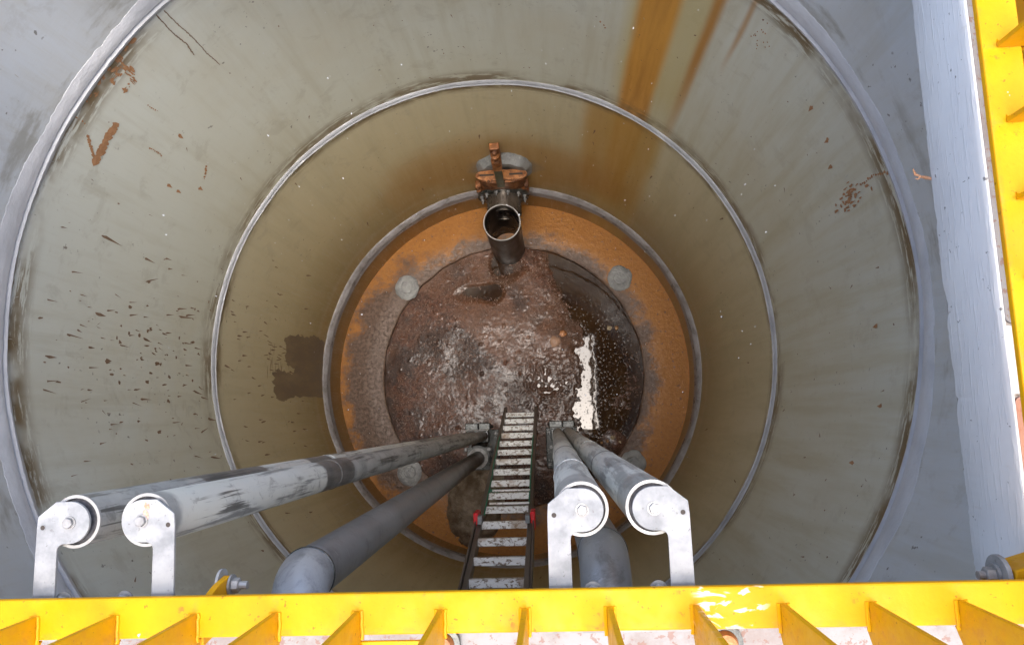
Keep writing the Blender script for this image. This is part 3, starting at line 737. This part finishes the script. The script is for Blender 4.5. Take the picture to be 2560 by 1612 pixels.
m.build('pipe_shell', M_SHELL, dp, smooth=True)
m = MB(); m.rev([(PR - .0092, .0), (PR - .0092, .84)], (TX, TY, -.044), (0, 0, 1), 56); m.build('pipe_bore', M_BORE, dp, smooth=True)
m = MB(); m.rev([(PR + .001, .832), (PR + .001, .842), (PR - .0065, .842), (PR - .0065, .832)], (TX, TY, 0), (0, 0, 1), 56, closed=True)
m.build('pipe_rim', M_RIM, dp, smooth=True)
m = MB(); m.rev([(PR - .004, 0), (PR - .004, FY - TY - PR * .86)], (AX + .003, TY + PR * .86, AZ), (0, 1, 0), 56); m.build('branch_pipe', M_STEEL, dp, smooth=True)
m = MB(); m.rev([(PR - .02, 0), (.204, 0), (.204, .022), (PR - .02, .022)], (AX, FY - .022, AZ), (0, 1, 0), 56, closed=True); fl_ = m.build('flange', M_DCAST, dp, smooth=True, bevel=.002)
for i in range(12):
    a = 2 * pi * (i + .5) / 12; x = AX + .176 * cos(a); z = AZ + .176 * sin(a)
    m = MB(); m.hexa((x, FY - .0225, z), (0, -1, 0), .0135, .014); m.cyl((x, FY - .035, z), (x, FY - .056, z), .007, 8); m.build('bolt', M_NUT, dp)
# valve
kv = thing('gate_valve', (AX, 1.42, AZ), 'rusty orange knife gate valve bolted between the wall and the drop pipe', 'valve')
m = MB(); m.rev([(.10, 0), (.198, 0), (.204, .012), (.204, .050), (.196, .062), (.10, .062)], (AX, FY + .002, AZ), (0, 1, 0), 48, closed=True); m.build('valve_body', M_RUSTY, kv, smooth=True)
m = MB(); m.rev([(.02, 0), (.17, 0), (.17, .05), (.02, .05)], (AX, FY + .062, AZ), (0, 1, 0), 40, closed=True); m.build('wall_stub', M_RUSTY, kv, smooth=True)
def oval(hx, hy, ear=True):
    pts = []
    for sx, sy in ((1, 1), (-1, 1), (-1, -1), (1, -1)):
        q = [(hx, 0), (hx * .97, hy * .35), (hx * .86, hy * .62), (hx * .60, hy * .80), (hx * .56, hy * 1.22), (hx * .50, hy * 1.32), (hx * .44, hy * 1.22), (hx * .40, hy * .82), (0, hy * .82)]
        if sx * sy < 0: q = q[::-1]
        for (a_, b_) in q:
            p = (a_ * sx, b_ * sy)
            if not pts or abs(p[0] - pts[-1][0]) + abs(p[1] - pts[-1][1]) > 1e-6: pts.append(p)
    if abs(pts[0][0] - pts[-1][0]) + abs(pts[0][1] - pts[-1][1]) < 1e-6: pts.pop()
    return pts
VY = 1.430; VZ = 1.0
m = MB(); m.prism(oval(.193, .048), (AX + .01, VY, VZ), (1, 0, 0), (0, 1, 0), (0, 0, 1), .016); m.build('gland_plate', M_RUSTB, kv, bevel=.002)
m = MB(); m.prism([(-.175, -.005), (-.15, -.03), (-.09, -.05), (.09, -.05), (.15, -.03), (.175, -.005), (.175, .03), (-.175, .03)], (AX + .01, VY, VZ - .23), (1, 0, 0), (0, 1, 0), (0, 0, 1), .21); m.build('packing_box', M_RUSTY, kv, bevel=.006)
m = MB(); m.box(AX - .155, AX - .045, VY - .007, VY + .007, VZ + .0165, VZ + .0185); m.build('gate_slot', M_HOLE, kv); m = MB(); m.box(AX + .07, AX + .175, VY - .007, VY + .007, VZ + .0165, VZ + .0185); m.build('gate_slot', M_HOLE, kv)
for x, y in ((-.172, 0), (.172, 0), (-.096, .052), (.096, .052), (-.096, -.052), (.096, -.052)):
    m = MB(); m.rev([(.0001, 0), (.012, 0), (.013, .006), (.007, .012), (.0001, .012)], (AX + .01 + x, VY + y, VZ + .0155), (0, 0, 1), 10); m.build('gland_bolt', M_RUSTY, kv, smooth=True)
for sx in (-1, 1):
    for k, zz in enumerate((.79, .71)):
        m = MB(); m.box(AX + sx * .185 - .02, AX + sx * .185 + .02, FY + .012, FY + .05, zz - .02, zz + .02); m.hexa((AX + sx * .19, FY + .0, zz), (0, 1, 0), .018, .07); m.build('body_lug', M_RUSTY, kv, bevel=.003)
m = MB(); m.box(AX - .028, AX + .030, VY - .062, VY - .042, .90, 1.27); m.build('yoke_bar', M_GREENISH, kv, bevel=.003)
m = MB(); m.box(AX - .030, AX + .034, VY - .066, VY + .0, 1.271, 1.37); m.build('yoke_bracket', M_RUSTB, kv, bevel=.004)
m = MB(); m.rev([(.001, 0), (.036, 0), (.036, .06), (.028, .075), (.020, .08), (.020, .13), (.030, .135), (.030, .16), (.015, .17), (.015, .20), (.0001, .20)], (AX + .002, VY - .040, 1.37), (0, 0, 1), 20); m.build('spindle', M_RUSTY, kv, smooth=True)
m = MB(); m.box(AX - .032, AX + .036, VY - .028, VY + .02, 1.371, 1.60); m.build('spindle_guard', M_RUSTY, kv, bevel=.006)
for x in (-.014, .018):
    m = MB(); m.rev([(.0001, 0), (.011, 0), (.011, .01), (.0001, .012)], (AX + x, VY - .05, 1.372), (0, 0, 1), 8); m.build('yoke_bolt', M_RUSTB, kv, smooth=True)

# ------------------------------------------------------------------ guide rails
RT = 5.13; RR = .0378
def rail(x0, y0, x1, y1, z0, mat, label, seams):
    t_ = thing('guide_rail', (x0, y0, z0), label, 'guide rail', 'pump guide rails')
    ax = Vector((x1, y1, RT)) - Vector((x0, y0, z0)); L = ax.length; o_ = (x0, y0, z0)
    m = MB(); m.rev([(RR, 0), (RR, L - .002), (RR - .0035, L - .002), (RR - .0035, L - .12), (RR - .0035, 0)], o_, ax, 40, closed=True); m.build('rail_tube', mat, t_, smooth=True)
    m = MB(); m.rev([(RR + .0004, L - .004), (RR + .0004, L), (RR - .0040, L), (RR - .0040, L - .004)], o_, ax, 40, closed=True); m.build('tube_rim', M_RIM, t_, smooth=True)
    for sz in seams:
        m = MB(); m.rev([(RR - .001, -.004), (RR + .0012, -.002), (RR + .0012, .002), (RR - .001, .004)], Vector(o_) + ax.normalized() * (sz - z0), ax, 40); m.build('weld_seam', mat, t_, smooth=True)
    return t_
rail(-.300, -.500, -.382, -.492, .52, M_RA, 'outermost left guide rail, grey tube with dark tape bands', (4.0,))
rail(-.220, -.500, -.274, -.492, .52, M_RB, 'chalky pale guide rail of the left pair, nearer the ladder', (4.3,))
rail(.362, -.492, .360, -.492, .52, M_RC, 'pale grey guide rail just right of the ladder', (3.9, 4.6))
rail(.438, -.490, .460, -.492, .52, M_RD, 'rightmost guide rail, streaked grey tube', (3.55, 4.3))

# brackets carrying the rail heads
def bracket(cx, side, label, rust=None):
    """side -1: arm on the left of the disc, +1: on the right"""
    cy = -.492; z = RT + .008; t_ = thing('rail_bracket', (cx, cy, z), label, 'bracket', 'galvanised rail head brackets')
    s_ = side; pr = .0300; pts = []
    # outline, written for side = -1 (arm to the left)
    arc = [(pr * cos(radians(a)), pr * sin(radians(a))) for a in range(90, -91, -10)]
    pts = arc + [(-.008, -pr), (-.013, -pr - .0015), (-.0165, -pr - .005), (-.0175, -pr - .010), (-.0175, -.102), (-.0500, -.102), (-.0488, -.006), (-.0475, .0095), (-.0215, pr)]
    if s_ > 0: pts = [(-x, y) for x, y in pts][::-1]
    m = MB(); m.prism(pts, (cx, cy, z), (1, 0, 0), (0, 1, 0), (0, 0, 1), .005); 
    m.build('bracket_plate', M_GALV, t_, bevel=.0008)
    xa, xb = sorted((cx + s_ * .0175, cx + s_ * .0500))
    m = MB(); q = [(-.0, 0), (-.004, -.0015), (-.007, -.004), (-.008, -.009), (-.013, -.009), (-.012, -.002), (-.007, .0040), (0, .005)]
    m.prism(q, (xa, cy - .102, z), (0, 1, 0), (0, 0, 1), (1, 0, 0), xb - xa); m.build('bracket_foot', M_GALV, t_)
    m = MB(); m.rev([(.012, -.05), (RR - .0042, -.05), (RR - .0042, -.006), (RR - .009, -.003), (.012, -.003)], (cx, cy, RT - .001), (0, 0, 1), 36, closed=True); m.build('rubber_bush', M_RUBBER, t_, smooth=True)
    m = MB(); m.rev([(.0001, .005), (.0095, .005), (.0095, .0064), (.0001, .0064)], (cx, cy, z + .0003), (0, 0, 1), 24); m.build('washer', M_NUT, t_)
    m = MB(); m.hexa((cx, cy, z + .0066), (0, 0, 1), .0078, .0055); m.build('bolt_head', M_NUT, t_, bevel=.0006)
    m = MB(); m.rev([(.0001, .0), (.0035, .0)], (cx + s_ * .0395, cy - .006, z + .0056), (0, 0, 1), 16); m.build('drilled_hole', M_HOLE, t_)
    m = MB(); m.rev([(.0034, 0), (.0044, 0), (.0044, .0006), (.0034, .0006)], (cx + s_ * .0395, cy - .006, z + .0050), (0, 0, 1), 20, closed=True); m.build('hole_rim', M_GALV, t_)
    if rust:
        m = MB(); random.seed(5)
        for k in range(22):
            w = random.uniform(.0012, .0035); x = cx + .006 + random.gauss(0, .0028); y = cy + .011 + random.gauss(0, .0065); b_ = len(m.v); m.v.append((x, y, z + .0056 + k * 1e-5))
            for i in range(7): a = 2 * pi * i / 7; m.v.append((x + w * cos(a) * random.uniform(.6, 1.3), y + w * 1.5 * sin(a) * random.uniform(.6, 1.3), z + .0056 + k * 1e-5))
            for i in range(7): m.f.append((b_, b_ + 1 + i, b_ + 1 + (i + 1) % 7))
        m.build('rust_patch', simple('red_rust_on_plate', (.62, .16, .09), (.60, .36, .28), .7, 0, 150), t_)
    return t_
bracket(-.382, -1, 'galvanised bracket plate holding the outermost left rail')
bracket(-.274, 1, 'galvanised bracket plate with a red rust patch above its bolt', True)
bracket(.360, -1, 'spotless galvanised bracket plate holding the rail next to the ladder')
bracket(.460, 1, 'galvanised bracket plate holding the rightmost rail')
def base_strip(x0, x1, nuts, label):
    t_ = thing('bracket_base_plate', ((x0 + x1) / 2, -.62, 5.122), label, 'base plate', 'base plates of the rail brackets')
    m = MB(); m.box(x0, x1, -.66, -.6055, 5.122, 5.128); m.build('plate', M_GALV, t_)
    for x in nuts:
        y = -.604
        m = MB(); m.rev([(.0001, 0), (.013, 0), (.013, .002), (.0001, .002)], (x, y, 5.1285), (0, 0, 1), 20); m.build('washer', M_NUT, t_)
        m = MB(); m.hexa((x, y, 5.131), (0, 0, 1), .0095, .008); m.build('nut', M_NUT, t_)
        m = MB(); m.cyl((x, y, 5.139), (x, y, 5.150), .0052, 12); m.build('stud', M_NUT, t_, smooth=True)
base_strip(-.44, -.215, (-.394, -.303), 'galvanised base plate with two nuts beneath the left pair of brackets')
base_strip(.305, .515, (.371, .462), 'galvanised base plate with two nuts beneath the right pair of brackets')

# ------------------------------------------------------------------ pump pedestals and discharge pipes
def pedestal(cx, label):
    t_ = thing('pump_pedestal', (cx, -.62, -.04), label, 'pump pedestal', 'duckfoot pedestals at the shaft floor')
    m = MB(); m.box(cx - .13, cx + .13, -.80, -.46, -.045, -.01); m.build('base_plate', M_DCAST, t_, bevel=.006)
    for sx in (-1, 1):
        for yy in (-.765, -.495):
            m = MB(); m.hexa((cx + sx * .105, yy, -.01), (0, 0, 1), .018, .02); m.cyl((cx + sx * .105, yy, .01), (cx + sx * .105, yy, .04), .009, 10); m.build('anchor_bolt', M_NUT, t_)
    path = [(cx, -.44, .34)] + [(cx, -.50 - .16 * sin(a), .50 - .16 * cos(a)) for a in [radians(q) for q in range(0, 91, 15)]]
    m = MB(); m.tube(path, .066, 24); m.box(cx - .012, cx + .012, -.74, -.50, -.01, .40); m.build('bend', M_DCAST, t_, smooth=True)
    m = MB(); m.rev([(.055, 0), (.11, 0), (.11, .022), (.055, .022)], (cx, -.44, .34), (0, 1, 0), 36, closed=True); m.build('inlet_flange', M_DCAST, t_, smooth=True)
    m = MB(); m.box(cx - .088, cx + .088, -.55, -.455, .46, .52); m.build('rail_shoe', M_DCAST, t_, bevel=.008)
    m = MB(); m.box(cx - .098, cx + .004, -.452, -.400, .435, .505); m.box(cx + .008, cx + .098, -.452, -.400, .435, .505); m.build('claw', M_DCAST, t_, bevel=.006)
    m = MB(); m.tube([(cx - .092, -.453, .527), (cx, -.455, .530), (cx + .088, -.453, .527)], .006, 8); m.build('claw_lip', M_RIM, t_, smooth=True)
    m = MB(); m.rev([(.05, 0), (.088, 0), (.088, .02), (.05, .02)], (cx, -.66, .50), (0, 0, 1), 36, closed=True); m.box(cx - .105, cx + .105, -.615, -.585, .50, .545); m.build('outlet_flange', M_DCAST, t_, smooth=True)
    for sx in (-1, 1):
        m = MB(); m.hexa((cx + sx * .088, -.600, .546), (0, 0, 1), .014, .014); m.cyl((cx + sx * .088, -.600, .56), (cx + sx * .088, -.600, .585), .007, 10); m.build('flange_bolt', M_NUT, t_)
    return t_
pedestal(-.262, 'dark cast iron pump pedestal at the foot of the left pair of rails')
pedestal(.396, 'dark cast iron pump pedestal at the foot of the right pair of rails')
def discharge(x0, x1, ze, label, dx):
    y = -.668; r = .0535
    t_ = thing('discharge_pipe', (x0, y, .53), label, 'discharge pipe', 'grey discharge pipes')
    m = MB(); m.rev([(.045, 0), (.079, 0), (.079, .018), (.045, .018)], (x0, y, .53), (0, 0, 1), 40, closed=True); m.build('loose_flange', M_RIM, t_, smooth=True)
    for i in range(8):
        a = 2 * pi * (i + .5) / 8; m = MB(); m.hexa((x0 + .068 * cos(a), y + .068 * sin(a), .5485), (0, 0, 1), .0085, .009); m.build('flange_bolt', M_NUT, t_)
    m = MB(); m.tube([(x0, y, .549), (x1, y, ze)], r, 48); m.build('riser', M_PIPE, t_, smooth=True)
    rb = .088; path = []
    for q in range(0, 91, 9):
        a = radians(q); path.append((x1 + dx * (1 - cos(a)) , y - rb * (1 - cos(a)), ze + rb * sin(a)))
    m = MB(); m.tube(path, r + .0015, 48); m.build('elbow', M_PIPE, t_, smooth=True)
    m = MB(); m.rev([(r - .001, -.005), (r + .0035, -.003), (r + .0035, .003), (r - .001, .005)], (x1, y, ze), (0, 0, 1), 48); m.build('weld_seam', M_DCAST, t_, smooth=True)
    e = path[-1]; m = MB(); m.tube([e, (e[0] + dx, -1.49, e[2])], r, 48); m.build('outlet_run', M_PIPE, t_, smooth=True)
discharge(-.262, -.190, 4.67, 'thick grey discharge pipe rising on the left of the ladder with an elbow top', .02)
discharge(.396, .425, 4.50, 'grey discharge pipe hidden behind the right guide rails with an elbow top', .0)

# ------------------------------------------------------------------ ladder
LX, LW, LY, LS = .060, .1415, -.303, -.2533
ld = thing('ladder', (LX, LY, 0), 'long aluminium ladder with red caps and green rope leaning in the shaft', 'ladder')
def lp(x, z, o=0.0): return (x, LY + LS * z + o, z)
for s_ in (-1, 1):
    m = MB(); x0, x1 = sorted((LX + s_ * LW, LX + s_ * (LW - .024)))
    pts = [(LY + .030, -.04), (LY - .030, -.04), (LY - .030 + LS * 4.34, 4.30), (LY + .030 + LS * 4.34, 4.30)]
    m.prism(pts, (x0, 0, 0), (0, 1, 0), (0, 0, 1), (1, 0, 0), x1 - x0); m.build('stile', M_STILE, ld, bevel=.002)
    # outer section riding on the first
    m = MB(); x0, x1 = sorted((LX + s_ * (LW + .003), LX + s_ * (LW + .012)))
    pts = [(LY + .034 + LS * 2.33, 2.33), (LY - .026 + LS * 2.33, 2.33), (LY - .026 + LS * 4.30, 4.30), (LY + .034 + LS * 4.30, 4.30)]
    m.prism(pts, (x0, 0, 0), (0, 1, 0), (0, 0, 1), (1, 0, 0), x1 - x0); m.build('outer_stile', M_STILE, ld, bevel=.002)
    m = MB(); xa, xb = sorted((LX + s_ * (LW - .008), LX + s_ * (LW + .016))); yy = LY + LS * 2.36
    m.box(xa, xb, yy - .03, yy + .060, 2.28, 2.42); m.build('red_cap', M_RED, ld, bevel=.004)
    m = MB(); xa, xb = sorted((LX + s_ * (LW - .032), LX + s_ * (LW - .010))); m.box(xa, xb, yy + .010, yy + .050, 2.40, 2.47); m.build('rung_hook', M_GALV, ld, bevel=.002)
for k in range(20):
    z = .16 + .2022 * k
    if z > 4.2: break
    y = LY + LS * z; m = MB(); m.box(LX - LW + .022, LX + LW - .022, y - .019, y + .019, z - .014, z + .014); m.build('rung', M_RUNG, ld, bevel=.003)
for z in (2.03, 2.225):
    y = LY + LS * z + .046; m = MB(); m.box(LX - LW + .05, LX + LW - .018, y - .005, y + .006, z - .03, z - .005); m.build('lower_rung', M_RUNG, ld, bevel=.003)
for s_, ztop in ((-1, 2.34), (1, 2.20)):
    pts = []
    for i in range(40):
        z = .9 + (ztop - .9) * i / 39; pts.append((LX + s_ * (LW - .020) + .006 * nz(z * 3, s_) + (.012 * (1 - (ztop - z) / 1.5) if s_ < 0 else 0), LY + LS * z + .036, z))
    m = MB(); m.tube(pts, .0042, 8); m.build('rope', M_ROPE, ld, smooth=True)
m = MB(); random.seed(3)
for k in range(16):
    z = 2.0 + random.uniform(-.02, .02); x = LX - LW + .03 + random.uniform(0, .05); m.tube([(x, LY + LS * z + .03, z), (x + random.uniform(.005, .012), LY + LS * z + .045, z + .004), (x + random.uniform(.01, .02), LY + LS * z + .038, z + .01)], .0016, 5)
m.build('rope_fray', M_ROPE, ld)

# ------------------------------------------------------------------ yellow safety-grid frame: near side and right side
ZF = 5.18
def yfront():
    t_ = thing('hatch_frame', (.25, -.62, 5.03), 'yellow steel frame with upright bars along the near edge of the opening', 'steel frame', 'yellow frames around the opening')
    m = MB(); m.box(-.95, 1.10, -.644, -.590, ZF - .012, ZF); m.build('flange_plate', M_YEL, t_, bevel=.0025)
    m = MB(); m.box(-.95, 1.10, -.646, -.638, SLAB_T + .005, ZF - .0125); m.build('web_plate', M_YEL, t_)
    x = .277 - .1128 * 11
    while x < 1.1:
        m = MB(); m.prism([(-.612, ZF + .0005), (-.6475, ZF + .0005), (-.6475, ZF - .014), (-.672, ZF + .006), (-.672, ZF + .52), (-.612, ZF + .52)], (x - .0038, 0, 0), (0, 1, 0), (0, 0, 1), (1, 0, 0), .0076); m.build('upright_bar', M_YEL, t_, bevel=.0012)
        # weld bead at the foot of the bar
        wb = MB(); wb.tube([(x + .006 + .0015 * nz(k, x * 9), -.612 - .037 * k / 8, ZF + .0008) for k in range(9)], .0025, 6); wb.tube([(x - .006 + .0015 * nz(k, x * 5), -.612 - .037 * k / 8, ZF + .0008) for k in range(9)], .0025, 6); wb.build('weld', M_YEL, t_, smooth=True)
        x += .1128
    m = MB(); m.box(-.95, 1.10, -.672, -.612, ZF + .521, ZF + .528); m.build('top_bar', M_YEL, t_, bevel=.002)
    m = MB(); m.box(.055, .160, -.676, -.653, ZF - .010, ZF - .004); m.box(.055, .160, -.676, -.671, ZF - .004, ZF + .006); m.build('latch_bar', M_YEL, t_, bevel=.001)
    # hinge lug at the left
    lx = -.170; q = [(-.66, 5.165), (-.604, 5.165), (-.588, 5.120), (-.582, 5.085), (-.588, 5.068), (-.600, 5.062), (-.612, 5.066), (-.65, 5.10)]
    m = MB(); m.prism(q, (lx - .008, 0, 0), (0, 1, 0), (0, 0, 1), (1, 0, 0), .010); lg = m.build('hinge_lug', M_YEL, t_, bevel=.001)
    m = MB(); m.rev([(.0001, 0), (.016, 0), (.016, .003), (.0001, .003)], (lx + .0025, -.597, 5.082), (1, 0, 0), 24); m.hexa((lx + .006, -.597, 5.082), (1, 0, 0), .011, .010); m.cyl((lx + .016, -.597, 5.082), (lx + .028, -.597, 5.082), .006, 10); m.build('hinge_bolt', M_NUT, t_)
    m = MB(); m.rev([(.0001, 0), (.020, 0), (.020, .004), (.0001, .004)], (lx - .0085, -.592, 5.085), (-1, 0, 0), 24); m.build('hinge_washer', M_GALV, t_)
    return t_
yfront()
def yright():
    t_ = thing('hatch_frame', (.98, .3, 5.03), 'yellow steel frame with upright bars along the right edge of the opening', 'steel frame', 'yellow frames around the opening')
    m = MB(); m.box(.953, 1.008, -.585, 1.02, ZF - .012, ZF); m.build('flange_plate', M_YEL, t_, bevel=.0025)
    m = MB(); m.box(1.075, 1.10, -.585, 1.02, SLAB_T + .015, ZF - .016); m.build('web_plate', M_YEL, t_)
    m = MB(); m.box(1.0, 1.006, -.585, 1.02, 5.112, ZF - .0125); m.build('stiffener', M_YEL, t_)
    y = .141 - .1115 * 6
    while y < 1.0:
        m = MB(); m.prism([(.973, ZF + .0005), (1.0115, ZF + .0005), (1.0115, ZF - .014), (1.075, ZF - .014), (1.075, ZF + .006), (1.031, ZF + .006), (1.031, ZF + .52), (.973, ZF + .52)], (0, y - .0038, 0), (1, 0, 0), (0, 0, 1), (0, 1, 0), .0076); m.build('upright_bar', M_YEL, t_, bevel=.0012)
        wb = MB(); wb.tube([(.974 + .034 * k / 8, y + .006 + .0015 * nz(k, y * 9), ZF + .0008) for k in range(9)], .0025, 6); wb.build('weld', M_YEL, t_, smooth=True)
        y += .1115
    m = MB(); m.box(.973, 1.031, -.585, 1.02, ZF + .521, ZF + .528); m.build('top_bar', M_YEL, t_, bevel=.002)
    # hinge lug with big washer near the corner
    q = [(.952, -.66), (.953, -.592), (1.03, -.570), (1.03, -.66)]
    m = MB(); m.prism(q, (0, 0, 5.055), (1, 0, 0), (0, 1, 0), (0, 0, 1), .060); m.build('hinge_lug', M_YEL, t_, bevel=.002)
    m = MB(); m.rev([(.0001, 0), (.028, 0), (.028, .007), (.0001, .007)], (.951, -.603, 5.085), (-1, 0, 0), 32); m.build('hinge_washer', M_GALV, t_, bevel=.001)
    m = MB(); m.rev([(.0001, 0), (.015, 0), (.015, .004), (.0001, .004)], (.9435, -.603, 5.085), (-1, 0, 0), 24); m.hexa((.939, -.603, 5.085), (-1, 0, 0), .0115, .012); m.cyl((.927, -.603, 5.085), (.918, -.603, 5.085), .006, 10); m.build('hinge_bolt', M_NUT, t_)
yright()

# white painted edge plates bedded in the slab
def plate(x0, x1, y0, y1, label, r=.012):
    z0 = SLAB_T - .0055; m = MB(); pts = []
    for cx, cy, a0 in ((x1 - r, y1 - r, 0), (x0 + r, y1 - r, 90), (x0 + r, y0 + r, 180), (x1 - r, y0 + r, 270)):
        for k in range(5): a = radians(a0 + k * 22.5); pts.append((cx + r * cos(a), cy + r * sin(a)))
    m.prism(pts, (0, 0, z0), (1, 0, 0), (0, 1, 0), (0, 0, 1), .010)
    o = m.build('edge_plate', M_PLATE, origin=((x0 + x1) / 2, (y0 + y1) / 2, z0), bevel=.0015)
    return tag(o, label, 'steel plate', 'white steel edge plates on the slab')
plate(1.0295, 1.30, -.241, .90, 'long white speckled steel plate beside the upper right slab edge')
plate(1.0295, 1.30, -.665, -.352, 'rust-red steel plate in the lower right corner by the yellow frame')
plate(-.95, 1.012, -.86, -.672, 'white painted rusting steel strip behind the near yellow frame')
def stub(x, y, label, seed):
    t_ = thing('rusty_stud', (x, y, SLAB_T + .015), label, 'stud', 'rusty studs behind the near frame')
    m = MB(); m.rev([(.0001, 0), (.018, 0), (.019, .010), (.015, .020), (.0001, .024)], (x, y, SLAB_T + .0150), (0, 0, 1), 20); m.build('stud_head', M_RUSTB, t_, smooth=True)
    m = MB(); m.rev([(.019, 0), (.028, 0), (.027, .006), (.019, .007)], (x, y, SLAB_T + .0150), (0, 0, 1), 24, closed=True); m.build('grimy_ring', M_DCAST, t_, smooth=True)
stub(.145, -.697, 'rusty stud behind the near frame, close to the latch bar', 1)
stub(.565, -.700, 'rusty stud behind the near frame, right of the brackets', 2)

# splinter of rusty debris caught on the wall under the slab edge
m = MB(); m.tube([(1.028, .044, 4.877), (1.018, .049, 4.872), (1.010, .050, 4.875), (1.003, .056, 4.870), (.998, .066, 4.874)], [.0028, .0032, .0020, .0026, .0006], 7); m.tube([(1.010, .050, 4.875), (1.005, .046, 4.874), (.999, .047, 4.876)], [.0018, .0013, .0005], 6)
tag(m.build('splinter', simple('torn_orange_fibre', (.55, .30, .17), (.40, .20, .10), .8), origin=(1.01, .02, 4.87)), 'torn orange splinter sticking out from the painted slab edge', 'splinter')

# rain falling into the shaft
random.seed(21); m = MB()
for i in range(300):
    z = random.uniform(1.6, 4.6); x = random.uniform(-.9, .95); y = random.uniform(-.55, 1.1)
    if x * x + y * y > 1.9 or (abs(x) < .5 and y < -.35): continue
    r = random.uniform(.0010, .0022); dx, dy = random.uniform(-.004, .004), random.uniform(-.004, .004)
    m.rev([(1e-5, -r), (r * .9, -r * .4), (r * .7, r), (1e-5, r * 4)], (x, y, z), (dx * 30, dy * 30, 1), 6)
tag(m.build('rain_drops', M_DROP, smooth=True), 'scattered rain drops falling into the shaft', 'rain', kind='stuff')
